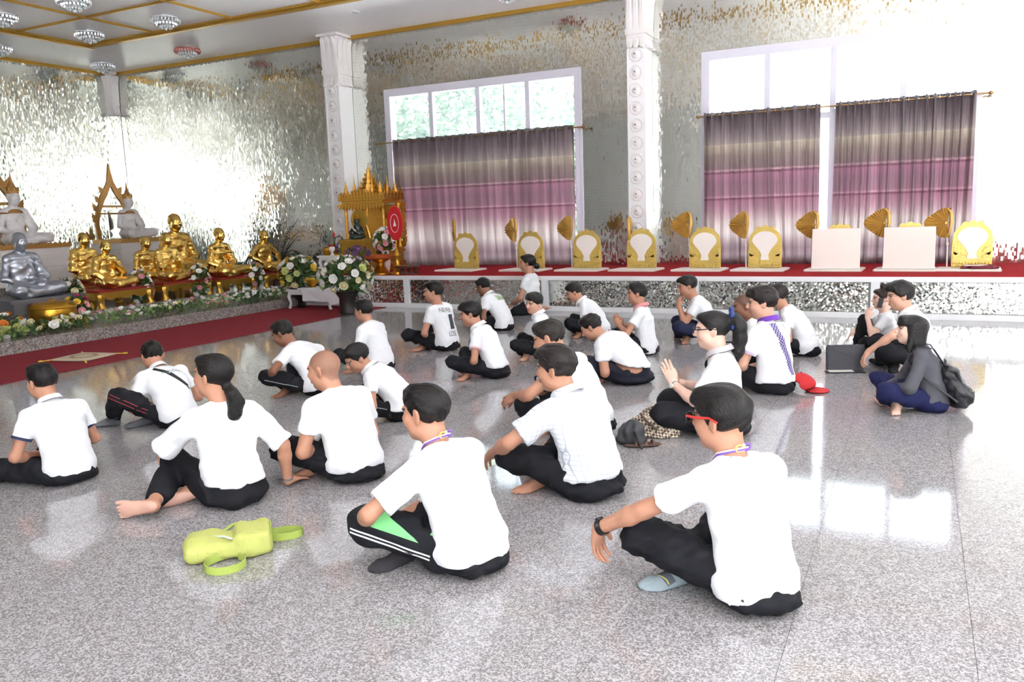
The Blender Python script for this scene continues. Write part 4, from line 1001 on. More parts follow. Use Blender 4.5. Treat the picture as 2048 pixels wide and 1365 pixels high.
# ------------------------------------------------------------------ the people on the floor
MERM = dict(R=dict(a=(-.16, .22, .06), pole=(.35, 1, .15), foot=(-.8, .3, -.1), sole=(-.3, -.8, -.3)),
            L=dict(a=(-.40, .14, .06), pole=(-.25, 1, .15), foot=(-.55, .75, -.12), sole=(-.75, -.75, .25)))
MERM2 = dict(R=dict(a=(.36, .10, .06), pole=(.30, 1, .15), foot=(.5, -.8, -.1), sole=(.8, .4, .2)),
             L=dict(a=(.14, .22, .06), pole=(-.30, 1, .15), foot=(.8, .2, -.1), sole=(.3, -.8, -.3)))
CR2 = mergearm(CROSS, R=dict(pole=(1, .5, .45)), L=dict(pole=(-1, .5, .45)))
KNEEL = dict(R=dict(a=(.10, -.06, .05), pole=(.25, 1, -.5), foot=(0, -1, -.15), sole=(0, -.2, 1)), L=dict(a=(-.10, -.06, .05), pole=(-.25, 1, -.5), foot=(0, -1, -.15), sole=(0, -.2, 1)))
UPK = dict(R=dict(a=(.10, .36, .05), pole=(.2, .5, 1), foot=(.1, .9, -.2), sole=(0, -.2, -1)), L=dict(a=(-.04, .30, .05), pole=(-1, .5, .5), foot=(.7, .5, -.1), sole=(0, .3, -.8)))
SH = dict(hem=.06, flare=.98, bulk=1.0)
def check_mat():
    m, N, L, p = nt('checked_cotton'); tc = N.new('ShaderNodeTexCoord'); mx = None; p.inputs['Roughness'].default_value = .85; p.inputs['Specular IOR Level'].default_value = .2
    sx = N.new('ShaderNodeSeparateXYZ'); L.new(tc.outputs['Object'], sx.inputs[0]); prev = None
    for k, (ax, ofs) in enumerate(((0, 0), (2, .3))):
        a = N.new('ShaderNodeMath'); a.operation = 'MULTIPLY_ADD'; a.inputs[1].default_value = 38; a.inputs[2].default_value = ofs; L.new(sx.outputs[ax], a.inputs[0])
        f = N.new('ShaderNodeMath'); f.operation = 'FRACT'; L.new(a.outputs[0], f.inputs[0]); g = N.new('ShaderNodeMath'); g.operation = 'LESS_THAN'; g.inputs[1].default_value = .11; L.new(f.outputs[0], g.inputs[0])
        if prev is None: prev = g
        else: mm = N.new('ShaderNodeMath'); mm.operation = 'MAXIMUM'; L.new(prev.outputs[0], mm.inputs[0]); L.new(g.outputs[0], mm.inputs[1]); prev = mm
    mx = N.new('ShaderNodeMixRGB'); mx.inputs[1].default_value = srgb(234, 237, 242); mx.inputs[2].default_value = srgb(184, 190, 204); L.new(prev.outputs[0], mx.inputs[0]); L.new(mx.outputs[0], p.inputs['Base Color']); return m
def ps(legs=CR2, arms=LAP, head=(0, 8, 0), **k): return dict(legs=legs, arms=arms, head=head, **k)
# front row and the middle of the hall
person('frontR', 'man in white shirt with red-framed sunglasses and black watch, nearest the camera', (1480, 1206), 142, 1.04, 0, 'b', 'thick', bend=22, head_px=(1442, 838), collar=None, socks={'R': (146, 160, 166)},
       pose=ps(head=(20, 4, 0), arms=mergearm(KNEES, R=dict(w=(.14, .36, .20), pole=(.2, -.3, -1)), L=dict(w=(-.40, .50, .21), hd=(.1, .35, -.9), pn=(.3, -.9, -.3), curl=35, pole=(-1, -.4, -.1)))), shirt=dict(SH, sleeve=.66, sw=1.12, hem=.06, flare=1.06), pants=dict(bulk=1.06))
person('frontM', 'man in white shirt with purple lanyard knot and green-panelled track trousers', (930, 1134), 165, 1.04, 0, 'b', 'neat', bend=30, head_px=(850, 826), socks={'R': (58, 56, 60)},
       pose=ps(head=(12, 6, 0), arms=mergearm(LAP, L=dict(w=(-.27, .40, .20), hd=(.9, .3, -.2), pole=(-1, -.6, .1)), R=dict(w=(.05, .38, .18)))), shirt=dict(SH, sleeve=.80, sw=1.25, hem=.065, flare=1.18), pants=dict(bulk=1.08))
person('check', 'heavy man in pale checked short-sleeved shirt with sunglasses pushed up on hair', (1160, 986), 160, 1.05, 0, 'b', 'thick', bend=30, head_px=(1112, 738), hairc=(46, 38, 36), collar=True, topmat=check_mat(), pose=ps(head=(18, 6, 0), b=1.10,
       arms=mergearm(KNEES, R=dict(w=(.12, .38, .20), pole=(.2, -.3, -1)), L=dict(w=(-.30, .48, .20), hd=(.2, .8, -.5)))), shirt=dict(SH, sleeve=.72, sw=1.15, hem=.11, bulk=1.02, flare=.93), pants=dict(bulk=1.08))
person('behind', 'man in white polo with navy sleeve bands sitting behind the checked shirt', (1195, 862), 180, 1.03, 0, 'b', 'neat', bend=36, head_px=(1098, 677), hairc=(50, 42, 40), pose=ps(head=(8, 20, 0), b=1.08,
       arms=mergearm(KNEES, L=dict(w=(-.20, .47, .26), hd=(.1, .9, -.4), pn=(.6, -.2, -.6), curl=25, spread=6), R=dict(w=(-.02, .46, .24), hd=(-.4, .85, -.3), pn=(0, .2, -1), curl=25))), shirt=dict(SH, hem=.07), cuff_trim=(60, 50, 80))
person('shaved', 'large man with shaved head in plain white tee, left of centre', (690, 956), 166, 1.06, 0, 'b', None, buzz=.42, hairc=(70, 58, 54), bend=28, head_px=(648, 740), pose=ps(head=(22, 10, 0), b=1.12), shirt=dict(SH, hem=.085, sleeve=.6, bulk=1.02), pants=dict(bulk=1.06))
person('woman', 'woman with low ponytail in white blouse leaning on one hand, bare feet showing', (440, 1004), 162, 1.03, 0, 'b', 'ponylow', bend=12, head_px=(426, 752), pose=ps(legs=MERM, head=(24, -2, 0),
       arms=dict(R=dict(w=(.33, -.02, .045), pole=(.4, -1, .2), hd=(.85, .35, -.12), pn=(0, 0, -1), curl=8, spread=8), L=dict(w=(-.16, .46, .26), pole=(-1, -.6, -.2), hd=(.1, .85, -.45), pn=(0, -.3, -1), curl=45))), shirt=dict(SH, sleeve=.98, sw=1.18, hem=.125, flare=.98, bulk=1.0), pants=dict(bulk=1.08, cuff=.86), topname='blouse')
person('edge', 'man in white polo with navy trim at the left edge of the picture', (118, 962), 172, 1.0, 0, 'b', 'neat', bend=26, head_px=(84, 764), collar=True, cuff_trim=(48, 52, 84), socks={'R': (150, 176, 222), 'L': (150, 176, 222)}, pose=ps(head=(8, 10, 0), legs=dict(CROSS, R=dict(CROSS['R'], a=(.12, .62, .06), pole=(.5, .4, 1)))), shirt=dict(SH, hem=.06))
person('strap', 'man with black strap across his white tee, bending towards the altar', (362, 852), 164, 1.0, 0, 'b', 'neat', bend=50, head_px=(305, 712), socks={'R': (112, 114, 120), 'L': (112, 114, 120)}, collar=True, pose=ps(head=(-8, 28, 0), legs=mergearm(CROSS, L=dict(a=(-.34, .50, .06), pole=(-.8, .3, .6), foot=(-.6, .75, -.1), sole=(-.3, 0, -1)))), shirt=dict(SH, hem=.06))
person('bend', 'dark-skinned young man in white tee resting a hand on his knee', (610, 788), 186, .98, 1, 'c', 'neat', bend=45, head_px=(565, 667), pose=ps(head=(8, 26, 0), arms=mergearm(KNEES, L=dict(w=(-.24, .36, .22), hd=(.1, .95, -.2), curl=12))), shirt=dict(SH, hem=.05, sleeve=.62))
person('vasehead', 'man in white tee seated before the tall dark flower stand', (768, 742), 178, 1.0, 1, 'b', 'neat', bend=24, head_px=(727, 622), pose=ps(head=(2, 6, 0)), shirt=SH)
person('leaner', 'man in white polo leaning low with his face turned sideways', (800, 838), 196, 1.03, 1, 'b', 'short', bend=52, head_px=(714, 716), hairc=(24, 20, 22), collar=True, pose=ps(head=(34, 30, -8), arms=LAP), shirt=dict(SH, hem=.10), bottom=(24, 25, 28))
person('lose', 'young man in white tee with black letters on the back', (905, 700), 172, 1.0, 1, 'b', 'short', bend=18, head_px=(867, 585), pose=ps(head=(30, 2, 0)), shirt=dict(SH, hem=.05))
person('polo9', 'young man in white polo with pink sleeve edge and bare foot tucked under', (990, 754), 190, 1.0, 1, 'b', 'thick', bend=30, head_px=(941, 628), collar=True, cuff_trim=(225, 190, 196), pose=ps(head=(10, 12, 0)), shirt=dict(SH, hem=.12))
person('patch', 'man in white tee with green printed patch on the back', (1008, 660), 174, 1.0, 2, 'c', 'neat', bend=42, head_px=(966, 574), collar=True, pose=ps(head=(0, 22, 0)), shirt=dict(SH, hem=.04))
person('bun', 'woman with hair in low bun kneeling upright beside the platform', (1078, 628), 186, 1.0, 2, 'b', 'bunlow', z=0.0, bend=2, head_px=(1055, 527), pose=ps(legs=KNEEL, head=(6, 2, 0)), shirt=dict(SH, hem=.06), pants=dict(cuff=.95))
person('looker', 'young man turning his face towards the camera in white polo', (1112, 716), 192, 1.0, 1, 'a', 'thick', bend=24, head_px=(1068, 607), hairc=(24, 20, 20), collar=True, pose=ps(head=(56, 6, -8), arms=mergearm(LAP, L=dict(w=(-.3, .02, .10), hd=(-.2, .5, -.8), pole=(-1, -.8, 0)))), shirt=dict(SH, hem=.05))
person('bow13', 'man in white tee bowing his head in front of the mirror mosaic', (1208, 672), 192, 1.02, 2, 'b', 'neat', bend=45, head_px=(1148, 585), collar=True, pose=ps(head=(8, 24, 0)), shirt=dict(SH))
person('bigback', 'very large man bowing forward with bare lower back showing under white tee', (1262, 765), 178, 1.05, 1, 'b', 'neat', bend=58, head_px=(1183, 655), hairc=(34, 28, 28), fat=1.24, pose=ps(head=(6, 34, 0), b=1.30), shirt=dict(SH, hem=.20, hemtilt=-.22, bulk=1.02, flare=1.0, sleeve=.62), pants=dict(bulk=1.05, waist=.15), bottom=(34, 36, 48))
person('redtrim', 'young man in white polo with red trim sitting upright', (1300, 708), 188, 1.02, 1, 'b', 'neat', bend=10, head_px=(1274, 588), collar=(222, 150, 152), pose=ps(head=(6, 2, 0), arms=mergearm(LAP, L=dict(w=(-.08, .30, .34), hd=(.3, .5, .8), pn=(.8, 0, 0), curl=20), R=dict(w=(.04, .30, .34), hd=(-.3, .5, .8), pn=(-.8, 0, 0), curl=20))), shirt=dict(SH, hem=.02))
person('eater', 'man in dark blue jeans holding both hands to his mouth', (1425, 682), 194, 1.02, 2, 'b', 'short', bend=32, head_px=(1375, 573), pose=ps(legs=CR2, head=(6, 14, 0), arms=dict(R=dict(w=(-.0, .36, .42), pole=(.7, 0, -1), hd=(-.2, .1, .9), pn=(-.5, -.6, 0), curl=60), L=dict(w=(-.07, .36, .42), pole=(-.7, 0, -1), hd=(.2, .1, .9), pn=(.5, -.6, 0), curl=60))), shirt=dict(SH, hem=.09), bottom=(40, 46, 72))
person('buzz17', 'man with shaved head half hidden behind the purple-collared polo', (1505, 748), 186, .98, 2, 'c', None, buzz=.6, hairc=(60, 52, 50), bend=25, head_px=(1488, 612), pose=ps(head=(10, 10, 0)), shirt=SH)
person('purple', 'young man in white polo with purple collar and lattice stripe down the back', (1545, 785), 152, 1.06, 1, 'a', 'thick', bend=12, head_px=(1524, 606), hairc=(44, 34, 32), collar=(118, 72, 176), pose=ps(head=(38, 6, 0)), shirt=dict(SH, hem=.10, sleeve=.62), cuff_trim=(196, 178, 214))
person('lean19', 'man in plain white tee leaning in behind the purple-collared polo', (1590, 710), 182, 1.04, 2, 'b', 'neat', bend=40, head_px=(1553, 592), hairc=(44, 36, 34), pose=ps(head=(4, 10, 0)), shirt=dict(SH, hem=.03))
person('prayer', 'woman in glasses and blue hair ribbon pressing her palms together in prayer', (1462, 868), 186, 1.04, 1, 'd', 'ponyhigh', bend=10, head_px=(1424, 660), collar=(196, 192, 196), topname='blouse', pose=ps(legs=MERM2, head=(6, 4, 0), arms=dict(R=dict(w=(.035, .36, .34), pole=(.8, -.2, -1), hd=(-.22, .42, .86), pn=(-1, 0, -.2), curl=3, flatthumb=1), L=dict(w=(-.035, .36, .34), pole=(-.8, -.2, -1), hd=(.22, .42, .86), pn=(1, 0, .2), curl=3, flatthumb=1))), shirt=dict(SH, hem=.12, sleeve=.72, sw=1.12), pants=dict(bulk=1.08))
person('phone', 'woman with topknot holding a phone to her ear beside the platform', (1800, 714), 186, 1.0, 2, 'd', 'topknot', bend=6, head_px=(1764, 598), hairc=(58, 40, 34), pose=ps(legs=UPK, head=(6, 2, 0), arms=dict(R=dict(w=(.16, .36, .30), pole=(1, -.3, -.3), hd=(0, .6, -.6), curl=20), L=dict(w=(-.13, .24, .50), pole=(-.5, .2, -1), hd=(.15, -.12, .95), pn=(.9, -.3, .1), curl=45))), shirt=dict(SH, hem=.10, sleeve=.62))
person('forearm', 'man in white polo with red collar line resting a forearm on his knee', (1848, 738), 188, 1.06, 1, 'a', 'thick', bend=28, head_px=(1800, 592), hairc=(28, 22, 22), collar=True, socks={'R': (36, 37, 40), 'L': (36, 37, 40)}, pose=ps(head=(8, 8, 0), arms=mergearm(KNEES, L=dict(w=(-.26, .50, .20), hd=(.0, .6, -.8), curl=40, pole=(-1, -.2, .4)))), shirt=dict(SH, hem=.05))
person('cardigan', 'woman with bob hair in grey cardigan and dark blue trousers', (1852, 820), 186, 1.0, 1, 'd', 'bob', bend=22, head_px=(1822, 660), hairc=(30, 26, 28), pose=ps(head=(4, -4, 0), arms=mergearm(LAP, L=dict(w=(-.10, .36, .20)), R=dict(w=(.03, .36, .18)))), shirt=dict(SH, long=True, hem=.06, flare=1.03), top=(88, 88, 95), bottom=(34, 38, 78), topname='cardigan', pants=dict(bulk=1.02))
# ------------------------------------------------------------------ statues on the altar
m_statgold = mat('statue_gold', (246, 206, 116), .27, 1.0, vary=.16, vscale=9, bump=.18, bscale=26)
m_silver = mat('statue_silver', (172, 176, 186), .34, .75, vary=.12, vscale=9, bump=.15, bscale=26)
m_deity = mat('white_marble', (226, 222, 222), .35, vary=.05, vscale=6)
def at_x(x, y, X, z): p = on_x(x, y, X); return (X, p[1], z)
GS = 'golden monk statues on the altar'
ZT = .30
statue('silver', 'silver-grey seated monk statue on dark stepped base', at_x(42, 560, -11.75, ZT+.30), -4, 1.12, m_silver, None, pose=medit(head=(0, 6, 0)))
statue('g2', 'golden monk statue with hand raised to chest, in front of the second golden monk', at_x(212, 570, -11.85, ZT+.29), 4, 0.93, m_statgold, GS, pose=dict(medit(head=(-12, 12, 0)), arms=mergearm(LAP, R=dict(w=(.14, .26, .16)), L=dict(w=(-.06, .20, .42), pole=(-1, 0, -1), hd=(.6, .1, .7), curl=50))), both=True)
statue('g1', 'golden robed monk statue behind the one with raised hand', at_x(170, 560, -12.75, ZT+.34), 0, 1.02, m_statgold, GS, pose=medit(head=(-5, 6, 0)), both=True)
statue('g3', 'golden monk statue with folded arms on the middle red-topped stool', at_x(335, 560, -12.0, ZT+.29), -2, 1.02, m_statgold, GS, pose=dict(medit(head=(-8, 6, 0)), arms=mergearm(LAP, R=dict(w=(-.02, .20, .34), pole=(1, 0, -1), hd=(-.9, .1, 0)))))
statue('g3b', 'small golden monk statue half hidden beside the middle stool', at_x(292, 560, -12.85, ZT+.26), 0, .98, m_statgold, GS, pose=medit(head=(0, 6, 0)))
statue('big', 'largest golden monk statue towering behind the middle stool', at_x(352, 540, -13.15, ZT+.30), -6, 1.42, m_statgold, GS, pose=medit(head=(-4, 2, 0)))
statue('g4', 'slim golden monk statue with hand in lap, second from the palm', at_x(440, 560, -11.9, ZT+.27), -2, 1.10, m_statgold, GS, pose=medit(head=(-6, 4, 0), b=.9), sash=False)
statue('g5', 'golden monk statue in front of the dark palm with arms straight down', at_x(528, 550, -11.9, ZT+.27), 0, 1.0, m_statgold, GS, pose=dict(medit(head=(-8, 8, 0)), arms=mergearm(KNEES, R=dict(w=(.24, .22, .20)), L=dict(w=(-.24, .22, .20)))))
GD = 'white deities on gilded pedestals'
statue('d1', 'white marble deity with gilded crown and pointed halo at the wall corner', at_x(258, 470, -14.9, 1.32), -2, 1.06, m_deity, GD, pose=medit(head=(0, 2, 0), b=.9), crown=True, sash=False, vox=.014)
statue('d0', 'white marble deity with gilded crown at the left edge of the picture', at_x(28, 460, -14.3, 1.30), -2, 1.16, m_deity, GD, pose=medit(head=(0, 2, 0), b=.9), crown=True, sash=False, vox=.014)
run_people()
# ------------------------------------------------------------------ prints, trims and things worn
m_ink = mat('black_print', (26, 26, 28), .7); m_navy = mat('navy_trim', (52, 54, 86), .7)
def back_frame(S, up=.0): return S.latc, S.d2, S.fw
def on_back(key, poly, x, z, name, material, tilt=0.0):
    T, S, sh, pa = PEOPLE[key]; d = unit(S.P3-S.P0); l = unit(S.latm-(S.latm@d)*d); f = np.cross(d, l); o = S.P0+d*z+l*x-f*.25
    c, s = math.cos(tilt), math.sin(tilt); return decal(sh[1], sh[2], sh[0], poly, o, l*c+d*s, d*c-l*s, f, name, material, .0025)
on_back('lose', text2d('NEVER', .085, .8), -.015, .36, 'lettering', m_ink, -.1); on_back('lose', text2d('LOSE', .085, .8), .0, .06, 'lettering', m_ink, -.06); on_back('lose', grid2d(-.045, .045, -.09, .09, 5, 10), .02, .21, 'print_block', mat('print_grey', (66, 70, 78), .7))
on_back('strap', text2d('LLENDRE', .042), .03, .33, 'lettering', mat('teal_print', (120, 150, 150), .7)); on_back('strap', strip2d([(-.11, .17), (.14, -.12)], .034), -.0, .27, 'shoulder_strap', mat('strap_black', (34, 34, 36), .7))
on_back('patch', quad2d((-.06, -.06), (.11, -.03), (.12, .05), (-.07, .04)), .0, .33, 'print_patch', mat('green_patch', (158, 182, 150), .7, vary=.3, vscale=30), -.25)
lat = []
for r in range(16):
    z0 = .20-r*.0265; x0 = -.052+r*.0066
    for c_ in (0, 1):
        a = x0+c_*.028; lat += [strip2d([(a, z0), (a+.028, z0-.0265)], .008, 3), strip2d([(a+.028, z0), (a, z0-.0265)], .008, 3)]
on_back('purple', join2d(*lat), -.02, .24, 'lattice_stripe', mat('purple_lattice', (84, 62, 138), .7)); on_back('purple', strip2d([(0, .03), (.02, -.03)], .012), .075, .40, 'shirt_tag', mat('dark_tag', (92, 70, 60), .7))
def on_leg(key, poly, side, t, name, material, direction, up=(0, 0, 1), dz=0.0):
    T, S, sh, pa = PEOPLE[key]; a, b = S.hip[side], S.kn[side]; ux = unit(a-b); d = unit(direction); uy = unit(np.asarray(up, float)-(np.asarray(up, float)@ux)*ux); o = b+(a-b)*t+uy*dz-d*.2
    return decal(pa[1], pa[2], pa[0], poly, o, ux, uy, d, name, material, .0025)
DL = (.85, .25, -.45)
on_leg('frontM', quad2d((-.10, -.040), (.13, -.045), (.10, -.028), (-.13, .065)), 'L', .42, 'green_panel', mat('mint_panel', (132, 220, 140), .7), DL, dz=.03)
for q in (0, .017): on_leg('frontM', strip2d([(-.20, -.045-q), (-.1, -.05-q), (.18, -.06-q)], .008, 14), 'L', .45, 'side_stripe', mat('stripe_white', (240, 240, 240), .7), DL)
on_leg('frontM', quad2d((-.006, -.014), (.006, -.014), (.006, .014), (-.006, .014), 2, 4), 'L', .82, 'label', mat('mint_panel2', (132, 220, 140), .7), DL, dz=.05)
for key, off, colr in (('strap', (.0, -.03), (186, 60, 66)), ('leaner', (-.02,), (190, 190, 190)), ('bend', (-.05,), (200, 200, 204))):
    for q in off: on_leg(key, strip2d([(-.18, q), (.15, q-.01)], .005, 12), 'L', .45, 'piping', mat('piping_%d' % colr[0], colr, .7), DL)
# collars with coloured line
for key, colr in (('edge', (50, 52, 84)), ('leaner', (70, 70, 84)), ('prayer', (70, 68, 72)), ('forearm', (196, 66, 60)), ('polo9', (226, 180, 186)), ('redtrim', (206, 84, 84))):
    T, S, sh, pa = PEOPLE[key]; ring_strip(S, .0865*min(S.b, 1.12), .0845*min(S.b, 1.12), -.0155, -.0115, .5, th=.006).build('collar_line', mat('collar_line_%d_%d' % colr[:2], colr, .7), T)
T, S, sh, pa = PEOPLE['frontR']; so_, SP, SF = PDATA['frontR']['R']; f_ = unit(S.leg['R']['foot']); dn = unit(V3(.45, .35, -.82)); s_ = unit(np.cross(dn, f_)); o_ = S.an['R']+.085*f_-dn*.2
decal(SP, SF, so_, quad2d((-.022, -.09), (.022, -.09), (.022, .09), (-.022, .09), 6, 20), o_, f_, s_, dn, 'sock_band', mat('sock_band', (92, 98, 108), .9), .002)
decal(SP, SF, so_, strip2d([(.030, -.08), (.010, -.01), (.034, .08)], .005, 10), o_, f_, s_, dn, 'sock_line', mat('sock_line', (214, 206, 96), .9), .003)
# lanyards
m_lany = mat('lanyard_purple', (130, 90, 180), .6); m_lyel = mat('lanyard_yellow', (226, 200, 110), .6); m_lwhite = mat('lanyard_white', (238, 234, 240), .6)
for key in ('frontR', 'frontM'):
    T, S, sh, pa = PEOPLE[key]; R = np.stack([S.latc, np.cross(S.nd, S.latc), S.nd], 1)
    for k_, (mm, dz, rr) in enumerate(((m_lany, 0, .066), (m_lwhite, .006, .064))):
        pts = [S.P3+.018*S.nd+R@V3(rr*1.0*math.cos(a), rr*1.1*math.sin(a)+.012*math.sin(a), dz-.035*max(0, math.sin(a))) for a in np.linspace(0, 2*math.pi, 29)]
        o = MB().tube(pts, .0042, 6).build('lanyard', mm, T, True)
    for k_, (mm, sg) in enumerate(((m_lany, 1), (m_lyel, -1), (m_lwhite, .2))):
        c = S.P3+.020*S.nd+R@V3(0, -.068, 0); pts = [c+R@V3(sg*.018+.018*math.cos(a)*sg, -.012-.006*math.sin(a), .012*math.sin(a)+.006) for a in np.linspace(0, 2*math.pi, 13)]
        MB().tube(pts, .004, 6).build('lanyard_knot', mm, T, True)
# watches and glasses
m_blackp = mat('black_plastic', (28, 28, 30), .35); m_redp = mat('red_plastic', (214, 52, 50), .3); m_steel = mat('steel', (196, 198, 202), .25, .9); m_dial = mat('dial', (236, 236, 232), .3)
watch(PEOPLE['frontR'][1], 'L', PEOPLE['frontR'][0], m_blackp, m_blackp, .014, wide=.031); watch(PEOPLE['frontM'][1], 'L', PEOPLE['frontM'][0], m_blackp, m_blackp, .012); watch(PEOPLE['frontM'][1], 'R', PEOPLE['frontM'][0], m_steel, m_dial, .009)
watch(PEOPLE['woman'][1], 'R', PEOPLE['woman'][0], m_steel, m_dial, .007, wide=.029); watch(PEOPLE['prayer'][1], 'L', PEOPLE['prayer'][0], m_steel, m_dial, .007, wide=.029)
watch(PEOPLE['phone'][1], 'R', PEOPLE['phone'][0], m_gold, m_gold, .006, 'bracelet', .03)
m_darklens = mat('dark_lens', (20, 20, 24), .1); m_clear = glass_mat('spectacle_lens', (.97, .98, .98))
glasses(PEOPLE['frontR'][1], PEOPLE['frontR'][0], m_blackp, m_darklens, m_redp, name='sunglasses', fr=.0036); glasses(PEOPLE['prayer'][1], PEOPLE['prayer'][0], m_blackp, m_clear, name='eyeglasses', fr=.0024)
import copy as _copy
S2 = _copy.copy(PEOPLE['check'][1]); S2.Rh = S2.Rh@rotm((1, 0, 0), math.radians(42)); S2.Hc = S2.Hc+S2.Rh@V3(0, .008, .028); glasses(S2, PEOPLE['check'][0], m_blackp, m_darklens, name='sunglasses', fr=.003)
# hair ornaments
T, S = PEOPLE['prayer'][:2]; mb = MB(); m_blue = mat('blue_ribbon', (40, 62, 128), .5, vary=.2)
for sx, sz in ((.03, .02), (-.03, .02), (.035, -.03), (-.02, -.055), (.0, .045)): mb.ball(tuple(hp(S, sx, -.125, .07+sz)), (.026, .02, .024), 8, 5)
mb.build('hair_ribbon', m_blue, T, True)
for key, c in (('woman', (0, -.118, -.088)), ('bun', (0, -.10, -.04))):
    T, S = PEOPLE[key][:2]; mb = MB(); pts = [hp(S, .030*math.cos(a), c[1]+.008, c[2]+.028*math.sin(a)) for a in np.linspace(0, 2*math.pi, 15)]; mb.tube(pts, .008, 6).build('hair_tie', m_blackp, T, True)
# ------------------------------------------------------------------ bags and other things on the floor
def dress(o, so, name, h, m): return solid_obj(name, so, h, m, o, 1)
m_lime = mat('lime_fabric', (190, 196, 108), .75, vary=.10, vscale=14, bump=.4, bscale=22); m_limed = mat('lime_strap', (172, 192, 92), .75, vary=.1, vscale=14)
p = fl(464, 1104); T = thing('backpack', 'small lime green backpack lying on the granite floor', 'backpack', p, math.radians(26.5+16))
so = Solid(); so.box((-.02, 0, .042), (.185, .115, .038), None, .032, .03); so.box((.10, -.01, .062), (.085, .108, .058), None, .03, .03); so.ell((-.12, .02, .05), (.10, .10, .05), None, .04); so.warp(wob(3, 50, .006, 5)); so.clip(lambda q: F4(.001)-q[..., 2]); dress(T, so, 'bag', .008, m_lime)
MB().tube([(-.20, .03, .055), (-.10, .0, .088), (-.03, -.03, .092), (.02, -.07, .085)], .006, 6).build('zipper', mat('zip_grey', (196, 204, 190), .5), T, True)
MB().tube([(.185, -.09, .10), (.186, 0, .118), (.180, .085, .10)], .004, 6).build('seam', m_limed, T, True)
def ribbon(pts, w, th, name, m, T, ax=(0, 0, 1)):
    vs = []; pts = [np.array(q, float) for q in pts]; ax = np.array(ax, float)
    for i, q in enumerate(pts):
        t = unit(pts[min(i+1, len(pts)-1)]-pts[max(i-1, 0)]); s = unit(np.cross(t, ax)); vs += [q-ax*w/2-s*th, q+ax*w/2-s*th, q+ax*w/2+s*th, q-ax*w/2+s*th]
    fs = [(i*4+j, i*4+(j+1) % 4, i*4+4+(j+1) % 4, i*4+4+j) for i in range(len(pts)-1) for j in range(4)]+[(0, 1, 2, 3), tuple(len(vs)-1-k for k in range(4))]
    return MB().add(vs, fs).build(name, m, T, True)
ribbon([(.17, .06, .03)]+[(.25+.085*math.cos(a)+.0, .085+.05*math.sin(a), .024) for a in np.linspace(-2.6, 2.2, 12)]+[(.17, .10, .05)], .036, .0015, 'strap', m_limed, T)
ribbon([(-.03, -.11, .03)]+[(-.02+.09*math.cos(a), -.19+.085*math.sin(a), .022) for a in np.linspace(2.4, 7.2, 14)]+[(.08, -.11, .04)], .036, .0015, 'strap', m_limed, T)
MB().tube([(-.04, .125, .06), (.0, .16, .075), (.06, .165, .075), (.09, .125, .07)], .008, 6).build('handle', m_limed, T, True); MB().lathe([(.009, -.002), (.014, -.002), (.014, .002), (.009, .002)], 12, (.055, -.122, .030), ring=True).build('ring', m_steel, T)
# black leather backpack of the woman in the cardigan
Tc, S = PEOPLE['cardigan'][:2]; m_leather = mat('black_leather', (44, 44, 48), .35, vary=.15, vscale=10, bump=.35, bscale=18)
T = thing('backpack', 'black leather backpack on the back of the woman in the grey cardigan', 'backpack', Tc.location, Tc.rotation_euler[2], None, Tc.scale[0])
so = Solid(); d = S.d1; c0 = V3(0, -.215, .13); c1 = c0+d*.20+V3(0, .03, 0); lat_ = S.lat0
so.loft([c0-V3(0, 0, .07), c0+d*.05, c1, c1+d*.06], [.11, .15, .13, .10], [.06, .085, .07, .05], lat_); so.ell(c0+V3(0, -.075, .0), (.09, .04, .07), None, .03); so.warp(wob(8, 60, .010, 5)); so.clip(lambda q: F4(.004)-q[..., 2]); dress(T, so, 'bag', .009, m_leather)
so = Solid(); so.loft([c1+V3(0, .01, .05), c1+V3(0, -.05, .035), c1+V3(0, -.09, -.06)], [.11, .125, .11], [.03, .03, .022], lat_); dress(T, so, 'flap', .009, m_leather)
MB().tube([c1+d*.06+V3(-.03, 0, 0), c1+d*.13+V3(-.02, -.01, 0), c1+d*.13+V3(.02, -.01, 0), c1+d*.06+V3(.03, 0, 0)], .008, 6).build('handle', m_leather, T, True)
for sg in (-1, 1):
    st = [c1+d*.05+sg*.07*lat_, S.shc+sg*.11*S.latc-.115*S.fw, S.shc+sg*.115*S.latc+.085*S.d2*.9-.01*S.fw, S.shc+sg*.12*S.latc+.10*S.fw-.02*S.d2, S.P2+sg*.165*S.latc+.07*S.fw-.02*S.d2, S.P1+sg*.19*S.lat0-.03*S.fw, c0+sg*.13*lat_-V3(0, -.03, .02)]
    MB().tube(st, .014, 6, flat=.4).build('strap', m_leather, T, True)
for sg in (-1, 1): MB().ball(tuple(c0+sg*.05*lat_+V3(0, -.105, .05)), (.010, .006, .010), 8, 5).build('buckle', m_steel, T, True)
# phone in the hand of the woman with the topknot
Tp, S = PEOPLE['phone'][:2]; T = thing('mobile_phone', 'black phone held to the ear of the woman with the topknot', 'phone', Tp.location, Tp.rotation_euler[2], None, Tp.scale[0])
R = S.Rh@rotm((0, 1, 0), .1)@rotm((1, 0, 0), .25); so = Solid(); so.box(hp(S, -.100, .035, -.035), (.005, .030, .062), R, .004, .004); so.cone(hp(S, -.104, .03, .02), hp(S, -.104, .03, .021), .004, .004, .002); dress(T, so, 'case', .0055, m_blackp)
so = Solid(); so.box(hp(S, -.0955, .035, -.035), (.0012, .026, .055), R, .001, .001); dress(T, so, 'screen', .004, mat('phone_screen', (60, 62, 70), .1))
